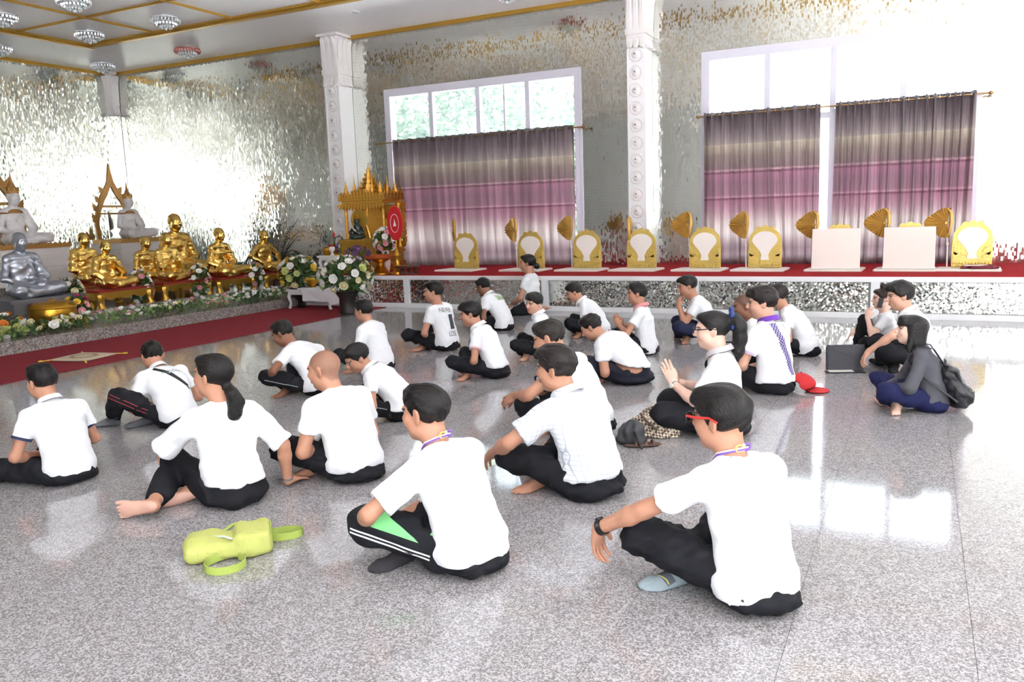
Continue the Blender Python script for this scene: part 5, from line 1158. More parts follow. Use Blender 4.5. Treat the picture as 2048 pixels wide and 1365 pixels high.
# red cap beside the purple-collared polo
p = fl(1602, 782); T = thing('cap', 'red cap lying on the floor beside the purple-collared polo', 'cap', p, math.radians(20), None, 1.22); m_cap = mat('red_cap', (196, 40, 44), .8, vary=.08, bump=.2, bscale=30)
so = Solid(); so.ell((0, 0, .05), (.095, .105, .075)); so.ell((0, 0, .03), (.085, .095, .06), sub=True); so.clip(lambda q: F4(.003)-q[..., 2]); so.warp(wob(4, 60, .005, 4)); dress(T, so, 'crown', .007, m_cap)
so = Solid(); so.ell((.10, -.03, .012), (.085, .085, .010)); so.warp(wob(5, 40, .004, 3)); so.clip(lambda q: F4(.002)-q[..., 2]); dress(T, so, 'brim', .007, m_cap); MB().ball((0, 0, .126), .008, 8, 5).build('button', m_cap, T, True)
MB().tube([(.05, .06, .01), (.10, .05, .008), (.13, .05, .01)], .006, 6).build('strap', m_blackp, T, True)
# black case standing by the phone woman, patterned handbag, leather bag, slippers, paper
p = fl(1690, 742); T = thing('document_case', 'upright black document case standing open beside the man in red collar line', 'bag', p, math.radians(20)); m_case = mat('black_case', (52, 53, 60), .5, vary=.1, bump=.2, bscale=30)
MB().box(-.17, .17, -.02, .02, 0, .235).build('body', m_case, T, bevel=.01, rot=(-.12, 0, 0)); MB().box(-.17, .17, -.028, -.021, .15, .245).build('flap', m_case, T, bevel=.003, rot=(-.12, 0, 0)); MB().box(-.19, .15, -.13, -.02, 0, .012).build('tray', mat('case_lining', (40, 38, 40), .7), T, bevel=.003); MB().box(-.17, .05, -.115, -.035, .0121, .016).build('papers', mat('paper', (226, 222, 214), .7), T)
p = fl(1312, 872); T = thing('handbag', 'brown and cream lattice-patterned handbag slumped on the floor', 'bag', p, math.radians(10))
def lattice_mat():
    m, N, L, q = nt('lattice_fabric'); tc = N.new('ShaderNodeTexCoord'); mp = N.new('ShaderNodeMapping'); mp.inputs['Rotation'].default_value = (0, .785, .6); mp.inputs['Scale'].default_value = (36, 36, 36); ck = N.new('ShaderNodeTexChecker'); ck.inputs['Scale'].default_value = 1.6; ck.inputs['Color1'].default_value = srgb(206, 194, 170); ck.inputs['Color2'].default_value = srgb(84, 64, 58)
    L.new(tc.outputs['Object'], mp.inputs[0]); L.new(mp.outputs[0], ck.inputs[0]); L.new(ck.outputs[0], q.inputs['Base Color']); q.inputs['Roughness'].default_value = .7; return m
m_lat = lattice_mat(); m_brown = mat('brown_leather', (84, 58, 48), .5, vary=.15)
so = Solid(); so.loft([(0, 0, .02), (0, 0, .10), (-.03, .01, .19)], [.17, .16, .09], [.085, .08, .04], (1, 0, 0)); so.warp(wob(9, 50, .012, 5)); so.clip(lambda q: F4(.002)-q[..., 2]); dress(T, so, 'bag', .008, m_lat)
MB().tube([(-.10, -.06, .17), (-.05, -.085, .12), (.02, -.09, .06)], .008, 6).build('strap', m_brown, T, True); MB().tube([(.02, .02, .19), (.12, .02, .16), (.17, .0, .08)], .009, 6).build('strap', m_brown, T, True)
p = fl(1262, 888); T = thing('shoulder_bag', 'soft black leather bag beside the patterned handbag', 'bag', p, math.radians(-10)); so = Solid(); so.loft([(0, 0, .03), (.0, 0, .09), (-.02, .0, .14)], [.11, .10, .06], [.07, .06, .03], (1, 0, 0)); so.warp(wob(12, 60, .012, 5)); so.clip(lambda q: F4(.002)-q[..., 2]); dress(T, so, 'bag', .009, mat('grey_black_leather', (56, 58, 62), .45, vary=.15)); MB().tube([(.06, -.05, .10), (.10, -.09, .05), (.14, -.11, .012)], .009, 6).build('strap', m_blackp, T, True)
p = fl(1285, 893); T = thing('sandal', 'dark brown strapped sandal on the floor under the patterned handbag', 'sandal', p, math.radians(30)); so = Solid(); so.ell((0, 0, .011), (.13, .045, .012)); so.clip(lambda q: F4(.001)-q[..., 2]); dress(T, so, 'sole', .007, m_brown)
for x in (-.05, .02, .07): MB().tube([(x, -.045, .012), (x, -.03, .035), (x, .03, .035), (x, .045, .012)], .008, 6, flat=.5).build('strap', m_brown, T, True)
p = fl(1000, 922); T = thing('paper_sheet', 'pale green sheet of paper on the floor before the checked shirt', 'paper', p, math.radians(40)); MB().box(-.12, .12, -.09, .09, .001, .003).build('sheet', mat('green_paper', (214, 232, 216), .8), T)
# ------------------------------------------------------------------ altar
AY0, AY1 = 0.0, 11.86
T = thing('altar_steps', 'grey granite altar steps along the mirror wall', 'altar', (0, 0, 0))
MB().box(XW+.01, AX, AY0, AY1, 0, .155).build('lower_step', m_step, T, bevel=.006); MB().box(XW+.01, AX+.012, AY0, AY1, .155, .175).build('nosing', m_step, T, bevel=.004)
MB().box(XW+.01, -11.38, AY0, AY1+1.6, .175, .30).build('middle_step', m_step, T, bevel=.006); MB().box(XW+.01, -13.95, AY0, YW-.5, .30, .62).build('upper_step', m_step, T, bevel=.006)
MB().box(XW+.01, PX0-.03, AY1, YW-.5, 0, .1749).build('side_step', m_step, T)
m_stoolred = mat('stool_red', (150, 40, 32), .45, vary=.1); m_stool = mat('stool_gold', (206, 160, 70), .32, .85, vary=.14, vscale=14, bump=.2, bscale=40)
def stool(label, c, w, d, h, slab=True):
    T = thing('altar_stool', label, 'stool', (c[0], c[1], c[2]), 0, 'carved gold stools under the statues')
    MB().box(-w/2, w/2, -d/2, d/2, h-.035, h).build('seat', m_stoolred, T, bevel=.006)
    MB().box(-w/2-.012, w/2+.012, -d/2-.012, d/2+.012, h-.065, h-.036).build('rim', m_stool, T, bevel=.005)
    for sx in (-1, 1):
        for sy in (-1, 1):
            x, y = sx*(w/2-.05), sy*(d/2-.05)
            MB().lathe([(.07, h-.066), (.078, h-.10), (.056, h*.4), (.05, .05), (.07, .02), (.07, 0)], 8, (x, y, 0), ph=math.pi/8).build('leg', m_stool, T, True)
    for sx in (-1, 1):
        n = 12; pts = [(-d/2+.09+(d-.18)*i/n, h-.066-.10*(.5+.5*abs(math.sin(i/n*math.pi*3)))) for i in range(n+1)]
        MB().prism([(-d/2+.09, h-.066)]+pts+[(d/2-.09, h-.066)], sx*(w/2-.045)-.01, sx*(w/2-.045)+.01, 'yz').build('apron', m_stool, T)
    for sy in (-1, 1):
        n = 12; pts = [(-w/2+.09+(w-.18)*i/n, h-.066-.10*(.5+.5*abs(math.sin(i/n*math.pi*3)))) for i in range(n+1)]
        MB().prism([(-w/2+.09, h-.066)]+pts+[(w/2-.09, h-.066)], sy*(d/2-.045)-.01, sy*(d/2-.045)+.01, 'xz').build('apron', m_stool, T)
    return T
for key, lab, w, d, dx in (('g2', 'gold stool with red top under the monk with raised hand', .86, 1.02, .06), ('g3', 'gold stool with red top under the monk with folded arms', .9, 1.06, .06), ('g4', 'gold stool with red top under the slim golden monk', .82, .98, .06), ('g5', 'gold stool with red top under the monk before the palm', .8, .9, .06)):
    l = PEOPLE['statue_'+key][0].location; stool(lab, (l.x+dx, l.y, ZT), w, d, l.z-ZT)
for key, lab in (('g1', 'gold stool with red top behind the monk with raised hand'), ('g3b', 'gold stool with red top under the half-hidden small monk'), ('big', 'gold stool with red top under the largest golden monk')):
    l = PEOPLE['statue_'+key][0].location; w_ = .78 if key != 'big' else .74
    stool(lab, (l.x+(.12 if key == 'big' else 0), l.y, ZT), w_*(1.2 if key == 'big' else 1), .8, l.z-ZT)
m_dkstone = mat('dark_grey_stone', (104, 106, 112), .45, vary=.12, vscale=6)
l = PEOPLE['statue_silver'][0].location; T = thing('statue_base', 'dark grey stepped base under the silver monk statue', 'base', (l.x+.10, l.y, ZT))
MB().box(-.50, .50, -.58, .58, .24, .30).build('top', m_dkstone, T, bevel=.006); MB().box(-.44, .44, -.50, .50, .10, .24).build('neck', m_dkstone, T)
for sx in (-1, 1):
    for sy in (-1, 1): MB().box(min(sx*.50, sx*.36), max(sx*.50, sx*.36), min(sy*.58, sy*.42), max(sy*.58, sy*.42), 0, .10).build('foot', m_dkstone, T, bevel=.006)
# deities' pedestals, crowns and halos
m_ped = mat('pedestal_white', (236, 230, 228), .5, vary=.06, vscale=8, bump=.2, bscale=40); m_gilt = mat('dull_gilt', (188, 142, 82), .42, .6, vary=.2, vscale=18, bump=.3, bscale=50)
def flame(w, h, n=1): return [(-w/2, 0), (w/2, 0), (w*.58, h*.25), (w*.35, h*.5), (w*.42, h*.6), (w*.12, h*.82), (0, h), (-w*.12, h*.82), (-w*.42, h*.6), (-w*.35, h*.5), (-w*.58, h*.25)]
for key, lab in (('d1', 'corner'), ('d0', 'left edge')):
    St, S = PEOPLE['statue_'+key]; l = St.location; sc = St.scale[0]
    T = thing('deity_pedestal', 'tall stepped white and gilt pedestal under the deity at the %s' % ('wall corner' if key == 'd1' else 'left edge'), 'pedestal', (l.x+.08, l.y, .62)); H = l.z-.62
    tiers = [(.0, .10, .86), (.10, .20, .78), (.20, .30, .80), (.30, .42, .68), (.42, .50, .72), (.50, .62, .62), (.62, H-.09, .66), (H-.09, H, .60)]
    for i, (z0, z1, r) in enumerate(tiers): MB().box(-r*.72, r*.72, -r, r, z0, z1).build('tier', m_gilt if i == len(tiers)-1 else m_ped, T, bevel=.012)
    for q in range(15):
        MB().prism([(a, b_+.62) for a, b_ in petal(.085, .10, 0)], .66*.72, .66*.72+.02, 'yz').build('lotus_petal', m_gilt, T, loc=(0, (q-7)*.088, 0))
    # crown
    cr = MB(); h = S.hs; c = S.Hc+S.Rh@V3(0, -.014, .075); cr.lathe([(.088, -.02), (.094, .0), (.088, .03), (.072, .05), (.066, .075), (.048, .095), (.044, .12), (.026, .15), (.02, .2), (.006, .29), (.002, .33)], 16, tuple(c))
    cr.build('crown', m_gilt, St, True)
    for a in range(9):
        t = 2*math.pi*a/9; MB().prism(flame(.035, .06), -.006, .006).build('crown_flame', m_gilt, St, loc=tuple(c+V3(.09*math.cos(t), .09*math.sin(t), .02)), rot=(0, 0, t+math.pi/2))
    for k_ in 'RL':
        a_ = S.sh[k_]; MB().lathe([(.07, 0), (.082, .012), (.06, .03)], 12, tuple(a_-V3(0, 0, .02))).build('shoulder_ornament', m_gilt, St, True)
        MB().lathe([(.036, -.02), (.044, 0), (.036, .02)], 12, tuple(S.wr[k_]*.75+S.el[k_]*.25)).build('bracelet', m_gilt, St, True)
    MB().lathe([(.085, 0), (.13, -.03), (.15, -.07), (.10, -.04)], 18, tuple(S.P3-.02*S.d2), sy=.75).build('necklace', m_gilt, St, True)
    # halo panel behind
    R_ = thing('halo_panel', 'pointed gilt halo panel with open arches behind the deity at the %s' % ('wall corner' if key == 'd1' else 'left edge'), 'halo', (l.x-.42, l.y, l.z), math.pi/2, 'gilt halos behind the deities', sc*.86)
    arch = MB(); n = 22
    outer = [(-.46, 0), (-.50, .35), (-.44, .62), (-.36, .80), (-.30, .98), (-.17, 1.16), (-.085, 1.30), (-.05, 1.48), (0, 1.72)]
    inner = [(-.37, 0), (-.40, .35), (-.35, .58), (-.27, .74), (-.20, .88), (-.10, 1.02), (-.05, 1.12), (-.02, 1.18), (0, 1.20)]
    for s in (-1, 1):
        for i in range(len(outer)-1):
            a, b_, c_, d_ = outer[i], outer[i+1], inner[i+1], inner[i]; arch.prism([(s*a[0], a[1]), (s*b_[0], b_[1]), (s*c_[0], c_[1]), (s*d_[0], d_[1])], -.025, .025)
    arch.build('arch', m_gilt, R_)
    MB().box(-.27, .27, -.02, .02, .72, .77).box(-.36, .36, -.02, .02, .56, .60).build('crossbar', m_gilt, R_)
    for s in (-1, 1):
        for i, (x, z, hh, an) in enumerate(((.47, .40, .22, .35), (.42, .66, .18, .5), (.34, .86, .16, .6), (.22, 1.08, .14, .6), (.60, 0, .30, .1), (.70, 0, .20, .2))):
            MB().prism(flame(.10, hh), -.018, .018).build('flame', m_gilt, R_, loc=(s*x, 0, z), rot=(0, s*an, 0))
    MB().prism([(-.16, .0), (.16, 0), (.16, .62), (0, .70), (-.16, .62)], -.015, .015).build('mirror_inset', m_mirror, R_, loc=(0, -.005, .0))
# flowers
m_green = mat('leaf_green', (70, 104, 52), .6, vary=.35, vscale=30); m_pale = mat('leaf_pale', (120, 150, 80), .6, vary=.3, vscale=30)
PET = dict(white=mat('petal_white', (246, 244, 238), .6, vary=.03), cream=mat('petal_cream', (236, 226, 180), .6), pink=mat('petal_pink', (232, 160, 170), .6), magenta=mat('petal_magenta', (206, 56, 110), .6), purple=mat('petal_purple', (128, 84, 142), .6), yellow=mat('petal_yellow', (236, 196, 70), .6), orange=mat('petal_orange', (228, 130, 50), .6), lime=mat('petal_lime', (206, 216, 130), .6))
_bl = {}
def bloom_mesh(colour, kind=0):
    if (colour, kind) in _bl: return _bl[(colour, kind)]
    mb = MB(); r = random.Random(kind)
    for ring, (n, tilt, L_, w) in enumerate(((5, .5, 1.0, .62), (4, 1.0, .72, .5))):
        for i in range(n):
            a = 2*math.pi*i/n+ring*.6; ca, sa, ct, st = math.cos(a), math.sin(a), math.cos(tilt), math.sin(tilt)
            def P(u, v, lift): x = u*L_*ct; z = u*L_*st+lift; return (x*ca-v*w*sa, x*sa+v*w*ca, z)
            mb.add([P(.05, 0, 0), P(.5, -.78, .16), P(.95, -.62, .14), P(1.0, 0, .0), P(.95, .62, .14), P(.5, .78, .16), P(.55, 0, -.05)], [(0, 1, 6), (1, 2, 6), (2, 3, 6), (3, 4, 6), (4, 5, 6), (5, 0, 6)])
    mb.ball((0, 0, .42), (.42, .42, .40), 6, 4)
    me = mb.mesh('bloom'); me.materials.append(PET[colour]); me.polygons.foreach_set('use_smooth', [True]*len(me.polygons)); _bl[(colour, kind)] = me; return me
def leaves(n, c, rad, seed, size=.07):
    r = np.random.RandomState(seed); d = r.normal(size=(n, 3)); d /= np.linalg.norm(d, axis=1)[:, None]; p = np.array(c)+d*np.array(rad)*r.uniform(.45, 1.08, (n, 1))
    t = d+r.normal(0, .5, (n, 3)); t /= np.linalg.norm(t, axis=1)[:, None]; s = np.cross(t, r.normal(size=(n, 3))); s /= np.linalg.norm(s, axis=1)[:, None]; l = r.uniform(.6, 1.2, (n, 1))*size
    return np.stack([p-t*l*.5, p+s*l*.22, p+t*l, p-s*l*.22], 1).reshape(-1, 3)
def bouquet(name, label, loc, rad, colours, nb, seed, bs=.05, vase=None, leafn=90, group=None, green=None, lift=0.0):
    r = random.Random(seed); T = thing(name, label, 'flowers', loc, 0, group); vz = 0
    if vase: vz = vase(T)
    c = (0, 0, vz+rad[2]*.8+lift); fo = link('foliage', np_mesh('foliage', leaves(leafn, c, [q*.95 for q in rad], seed, bs*1.9), np.arange(leafn*4).reshape(-1, 4)), green or m_green, T); fo['kind'] = 'stuff'
    if not vase: MB().tube([(0, 0, 0), (0, 0, c[2])], .012, 6).build('stem', m_green, T)
    for i in range(nb):
        z = 1-2*(i+.5)/nb*.82; a = i*2.39996+r.uniform(-.2, .2); rr = math.sqrt(max(0, 1-z*z)); d = Vector((rr*math.cos(a), rr*math.sin(a), z))
        o = link('bloom', bloom_mesh(r.choice(colours), i % 2), None, T, loc=(c[0]+d.x*rad[0], c[1]+d.y*rad[1], c[2]+d.z*rad[2])); s = bs*r.uniform(.8, 1.2); o.scale = (s, s, s)
        o.rotation_euler = d.to_track_quat('Z', 'Y').to_euler()
    return T
rsf = random.Random(11)
# border of small flowers along the lower step, in planted lengths
GB = 'flower border along the altar step'
names = [('white and lime roses at the left edge of the altar step', ['white', 'lime', 'cream'], 0.077, 28), ('white and cream roses beside the golden bowl', ['white', 'cream', 'white', 'lime'], 0.065, 26), ('small pale pink and white buds below the first gold stool', ['white', 'pink', 'white'], 0.045, 37),
         ('lime and white buds left of the middle gold stool', ['lime', 'cream', 'white'], 0.043, 39), ('white and pink buds below the middle gold stool', ['white', 'pink', 'white'], 0.043, 39), ('white buds below the slim golden monk', ['white'], 0.043, 39), ('white buds at the far end of the altar step', ['white', 'white', 'cream'], 0.043, 33)]
ys = [5.6, 6.75, 7.75, 8.7, 9.6, 10.45, 11.2, 11.84]
for i, (nm, cols, bs, nb) in enumerate(names):
    y0, y1 = ys[i], ys[i+1]; ln = y1-y0; T = thing('flower_border', 'low border of '+nm, 'flowers', (-10.62, (y0+y1)/2, .175), 0, GB)
    n = 260; r = np.random.RandomState(50+i); p = np.stack([r.uniform(-.30, .28, n), r.uniform(-ln/2, ln/2, n), r.uniform(.02, .16, n)], 1); t = r.normal(size=(n, 3)); t[:, 2] = abs(t[:, 2])+.3; t /= np.linalg.norm(t, axis=1)[:, None]; s = np.cross(t, r.normal(size=(n, 3))); s /= np.linalg.norm(s, axis=1)[:, None]; l = r.uniform(.03, .07, (n, 1))
    fo = link('foliage', np_mesh('foliage', np.stack([p-t*l*.4, p+s*l*.3, p+t*l, p-s*l*.3], 1).reshape(-1, 3), np.arange(4*n).reshape(n, 4)), m_green if i % 2 else m_pale, T); fo['kind'] = 'stuff'
    for k in range(nb):
        o = link('bloom', bloom_mesh(rsf.choice(cols), k % 2), None, T, loc=(rsf.uniform(-.30, .27), rsf.uniform(-ln/2, ln/2), rsf.uniform(.06, .17))); q = bs*rsf.uniform(.8, 1.2); o.scale = (q, q, q); o.rotation_euler = (rsf.uniform(-.6, .6), rsf.uniform(.2, .9), rsf.uniform(0, 6))
m_vase = mat('dark_vase', (46, 40, 40), .35); m_pink = mat('pale_pink_pot', (226, 202, 204), .5); m_pot = mat('terracotta', (150, 92, 72), .7)
def vase_f(h, r, m, prof=None):
    def f(T):
        MB().lathe([(q*r, z*h) for q, z in (prof or ((.62, 0), (.9, .25), (1, .5), (.7, .82), (.8, 1), (.7, .98)))], 18).build('vase', m, T, True); return h
    return f
GF = 'flower arrangements on the altar'
def alt(x, y, X, z=ZT): return at_x(x, y, X, z)
bouquet('flower_bouquet', 'white bouquet just right of the golden bowl', alt(140, 590, -11.6), (.17, .19, .16), ['white', 'white', 'cream'], 22, 1, .055, vase_f(.20, .08, m_pink), 90, GF)
bouquet('flower_bouquet', 'magenta and yellow bouquet in front of the white one', alt(152, 618, -11.1, .175), (.18, .20, .22), ['magenta', 'magenta', 'yellow', 'pink'], 24, 2, .06, None, 90, GF)
bouquet('flower_bouquet', 'white and pink bouquet left of the middle gold stool', alt(284, 580, -11.55), (.15, .17, .30), ['white', 'pink', 'white'], 24, 3, .055, None, 100, GF)
bouquet('flower_bouquet', 'white and pink bouquet right of the middle gold stool', alt(400, 570, -11.5), (.15, .17, .30), ['white', 'white', 'pink'], 24, 4, .055, None, 100, GF)
bouquet('flower_bouquet', 'white bouquet between the slim monk and the palm', alt(508, 560, -11.5), (.18, .18, .26), ['white', 'white', 'pink'], 22, 5, .06, None, 100, GF)
bouquet('flower_bouquet', 'orange and lime bouquet cut by the left edge of the picture', alt(8, 660, -10.75, .175), (.2, .26, .16), ['orange', 'lime', 'white'], 14, 21, .06, None, 60, GF)
urn = ((.5, 0), (.55, .04), (.32, .12), (.3, .3), (.8, .62), (1, .86), (1.04, 1), (.9, .97))
p = fl(586, 612); bouquet('flower_stand', 'large white and yellow bouquet on dark urn at the end of the altar step', (AX+.25, 11.55, .010), (.34, .34, .30), ['white', 'white', 'cream', 'yellow', 'lime'], 34, 6, .075, vase_f(.36, .18, m_vase, urn), 170, 'tall flower stands')
p = fl(722, 640); bouquet('flower_stand', 'large white bouquet on tall black stand before the platform', (p[0]-.62, p[1]+.5, .010 if p[0]-.62 < -8.4 else 0.0), (.42, .42, .30), ['white', 'white', 'cream', 'lime'], 38, 7, .075, vase_f(.40, .22, m_vase, ((.8, 0), (.8, .05), (.62, .1), (.62, .7), (.9, .95), (.95, 1), (.8, .97))), 220, 'tall flower stands')
# golden bowl, cushion on the carpet
p = at_x(106, 632, -11.05, .175); T = thing('golden_bowl', 'large golden alms bowl with lid standing among the flowers', 'bowl', p); k_ = 1.12
MB().lathe([(.10*k_, 0), (.20*k_, .02), (.265*k_, .10), (.28*k_, .20), (.27*k_, .275)], 28).build('bowl', m_gold, T, True); MB().lathe([(.285*k_, .276), (.29*k_, .285), (.285*k_, .295), (.262*k_, .345), (.20*k_, .372), (.02, .38)], 28).build('lid', m_gold, T, True)
MB().lathe([(.03, .38), (.036, .395), (.012, .41)], 12).build('knob', m_gold, T, True)
p = fl(168, 716, .012); T = thing('floor_cushion', 'flat cream diamond cushion with gold tassels on the red carpet', 'cushion', p, math.radians(10), None, .66); m_cush = mat('cream_brocade', (214, 200, 172), .8, vary=.2, vscale=9, bump=.2, bscale=60)
so = Solid(); so.box((0, 0, .018), (.40, .40, .018), None, .017); so.c.append((lambda q: F4(.010)*(np.sqrt(q[..., 0]**2+q[..., 1]**2)*F4(2)-F4(.5)), 0, 'w')); solid_obj('cushion', so, .02, m_cush, T, 1)
mb = MB(); mb.lathe([(.16, .036), (.17, .04), (.24, .04), (.25, .036)], 20, ring=True); mb.build('medallion', mat('brown_pattern', (170, 146, 112), .8, vary=.3, vscale=20), T, True)
for sx, sy in ((1, 1), (1, -1), (-1, 1), (-1, -1)): MB().tube([(sx*.38, sy*.38, .02), (sx*.45, sy*.45, .012), (sx*.49, sy*.47, .012), (sx*.53, sy*.50, .010)], [.012, .008, .018, .012], 8).build('tassel', PET['yellow'], T, True)
# potted palm behind the statues
p = at_x(560, 545, -12.15, .30); T = thing('potted_palm', 'dark feathery palm plant behind the last golden monk', 'plant', p); m_palm = mat('palm_leaf', (44, 48, 40), .6, vary=.3, vscale=20)
MB().lathe([(.16, 0), (.2, .3), (.22, .32), (.18, .31)], 16).build('pot', m_pot, T, True); r = random.Random(5)
for i in range(22):
    a = i*2.4; L_ = r.uniform(.75, 1.05); up = r.uniform(1.05, 1.6); pts = []; n = 9
    for j in range(n+1):
        t = j/n; rr = L_*.62*t; z = .3+L_*up*1.1*t-1.05*L_*t*t*(.55+.25*(i % 3)); pts.append(np.array([rr*math.cos(a), rr*math.sin(a), max(.05, z)]))
    mb = MB(); mb.tube(pts, [.008*(1-.8*j/n) for j in range(n+1)], 5)
    for j in range(3, n+1):
        d = unit(pts[j]-pts[j-1]); s = unit(np.cross(d, (0, 0, 1)))
        for sg in (-1, 1):
            for q in (0, .5):
                b0 = pts[j]-(pts[j]-pts[j-1])*q; l = .19*(1-.4*abs(j/n-.6)); tip = b0+s*sg*l*.8+d*l*.75-np.array([0, 0, .07]); mid = (b0+tip)/2+np.array([0, 0, .015]); w = unit(np.cross(tip-b0, (0, 0, 1)))*.013
                mb.add([b0, mid+w, tip, mid-w], [(0, 1, 2, 3)])
    mb.build('frond', m_palm, T)
# ------------------------------------------------------------------ seats and fans of the monks on the platform
PZ = PLAT_Z+.008; YS = 12.98
m_sg = mat('seat_gold', (222, 194, 106), .34, .4, vary=.14, vscale=14, bump=.35, bscale=34); m_sw = mat('seat_white', (242, 235, 229), .5, vary=.03); m_fan = mat('fan_gold', (206, 164, 84), .34, .3, vary=.25, vscale=12)
def seat(label, x, y, rz=0.0):
    T = thing('monk_chair', label, 'chair', (x, y, PZ), rz, 'gold-framed monk seats on the platform')
    MB().prism([(-.40, -.30), (.36, -.34), (.38, -.30), (.40, .22), (.34, .28), (-.34, .28), (-.38, .22), (-.42, -.26)], 0, .028, 'xy').build('base_plate', m_sw, T, bevel=.006)
    H = .66; n = 18; out = [(-.25, 0), (-.25, .30)]+[(-.245*math.cos(a), .40+.23*math.sin(a)) for a in np.linspace(0, math.pi, n)]+[(.25, .30), (.25, 0)]
    MB().prism(out, -.02, .02).build('frame', m_sg, T, bevel=.008, loc=(.04, .12, .03)); 
    MB().prism([(a*.985, b*.99) for a, b in out], .021, .03).build('back_board', m_sw, T, loc=(.04, .12, .03))
    q = 1.02; ins = [(-.065*q, .12), (-.05*q, .20), (-.09*q, .28), (-.165*q, .37)]+[(-.185*q*math.cos(a), .42+.14*math.sin(a)) for a in np.linspace(-.1, math.pi+.1, 14)]+[(.165*q, .37), (.09*q, .28), (.05*q, .20), (.065*q, .12)]
    MB().prism(ins, -.032, -.021).build('inset', m_sw, T, bevel=.004, loc=(.04, .12, .03))
    for a in np.linspace(.36*math.pi, .64*math.pi, 3):
        MB().prism(flame(.10, .055), -.014, .014).build('crest', m_sg, T, loc=(.04-.225*math.cos(a), .115, .03+.40+.205*math.sin(a)), rot=(0, -(a-math.pi/2)*-1, 0))
    for s in (-1, 1):
        for z, w, h in ((.10, .10, .14), (.19, .09, .13)): MB().prism(flame(w, h), -.016, .016).build('scroll', m_sg, T, loc=(.04+s*.165, .09, .03+z), rot=(0, s*.45, 0))
    for z in (.045, .085):
        mb = MB()
        for k in range(12): mb.ball((-.22+.04*k, -.03, z), (.018, .012, .016), 6, 4)
        mb.build('bead_row', m_sg, T, True, loc=(.04, .12, .0))
    MB().box(-.03, .03, .03, .15, .0, .30).build('bracket', m_sw, T, loc=(.04, .12, .028)); return T
def pfan(label, x, y, z, turn, tip=0.0):
    T = thing('leaf_fan', label, 'fan', (x, y, PZ), 0, 'golden talipot fans on the platform'); h = z-PZ
    MB().lathe([(.04, 0), (.04, .02), (.012, .03)], 12, (.06, 0, 0)).build('foot', m_sw, T, True); MB().tube([(.06, 0, .02), (.055, 0, h*.5), (.03, 0, h-.02)], .010, 8).build('pole', m_sw, T, True)
    MB().lathe([(.016, -.02), (.02, 0), (.016, .02)], 10, (.055, 0, h*.55)).build('clip', m_sw, T, True)
    n = 40; vs = []; 
    for i in range(n+1):
        a = math.radians(75+(285-75)*i/n); r = .20+.085*math.exp(-((a-math.pi)/.45)**2); w = .016 if i % 2 else -.016
        for t in (.08, .45, .8, 1.0): vs.append((r*t*math.cos(a), w*t, r*t*math.sin(a)*1.05))
    fs = [(i*4+j, i*4+j+1, i*4+5+j, i*4+4+j) for i in range(n) for j in range(3)]
    b = len(vs); vs2 = [(a_, b_+.004, c_) for a_, b_, c_ in vs]; o = MB().add(vs+vs2, fs+[tuple(b+q for q in f[::-1]) for f in fs])
    for i in range(n): o.f.append((i*4+3, i*4+7, b+i*4+7, b+i*4+3)); o.m.append(0)
    o.build('leaf', m_fan, T, loc=(.03, -.02, h), rot=(0, tip, turn)); MB().lathe([(.02, -.02), (.028, 0), (.02, .02)], 12, axis='y').build('hub', m_fan, T, True, loc=(.03, -.02, h), rot=(0, 0, turn))
    MB().tube([(.0, 0, .205), (.05, 0, .15), (.06, 0, .02), (.04, 0, -.14), (.0, 0, -.205)], [.012, .026, .028, .018, .008], 8).build('rolled_edge', m_fan, T, True, loc=(.03, -.02, h), rot=(0, tip, turn)); return T
SX = [(932, 'first gold-framed seat from the throne'), (1062, 'gold-framed seat behind the kneeling woman with bun'), (1174, 'gold-framed seat just left of the rosette pilaster'), (1283, 'gold-framed seat in front of the rosette pilaster'), (1410, 'gold-framed seat just right of the rosette pilaster'), (1530, 'gold-framed seat left of the first leaning white board'),
      (1679, 'gold-framed seat hidden by the first leaning white board'), (1819, 'gold-framed seat hidden by the second leaning white board'), (1944, 'gold-framed seat at the far right with folded cloth before it')]
FX = [(907, 460, .9, 'nearly edge-on golden leaf fan nearest the throne'), (1026, 460, .5, 'golden leaf fan left of the kneeling woman with bun'), (1136, 456, .35, 'golden leaf fan before the edge of the left window'), (1256, 460, 1.45, 'golden leaf fan seen edge-on against the pilaster'), (1372, 450, .1, 'golden leaf fan just right of the rosette pilaster'),
      (1485, 450, .45, 'golden leaf fan in the middle of the third curtain panel'), (1624, 450, .3, 'golden leaf fan at the gap between the right curtains'), (1765, 446, .15, 'golden leaf fan between the two leaning white boards'), (1888, 446, .1, 'golden leaf fan at the far right')]
for (px, lab), (fx, fy, tn, fl_) in zip(SX, FX):
    x = on_y(px, 500, YS+.12)[0]-.04; seat(lab, x, YS); p = on_y(fx, fy, YS+.15); pfan(fl_, p[0], YS+.15, p[2], -tn)
m_board = mat('cream_board', (232, 218, 210), .55, vary=.03, vscale=4)
for i, (lab, px, rz) in enumerate((('plain cream board leaning against the seventh seat', 1672, .06), ('plain cream board leaning against the eighth seat', 1818, 0.0))):
    x = on_y(px, 500, YS-.15)[0]; T = thing('board', lab, 'board', (x, YS-.20, PZ+.030), rz, 'leaning cream boards'); MB().box(-.33, .33, -.012, .012, 0, .60).build('panel', m_board, T, bevel=.004, rot=(-.26, 0, 0)); MB().box(-.32, .32, .0125, .02, .02, .58).build('backing', m_sw, T, rot=(-.26, 0, 0))
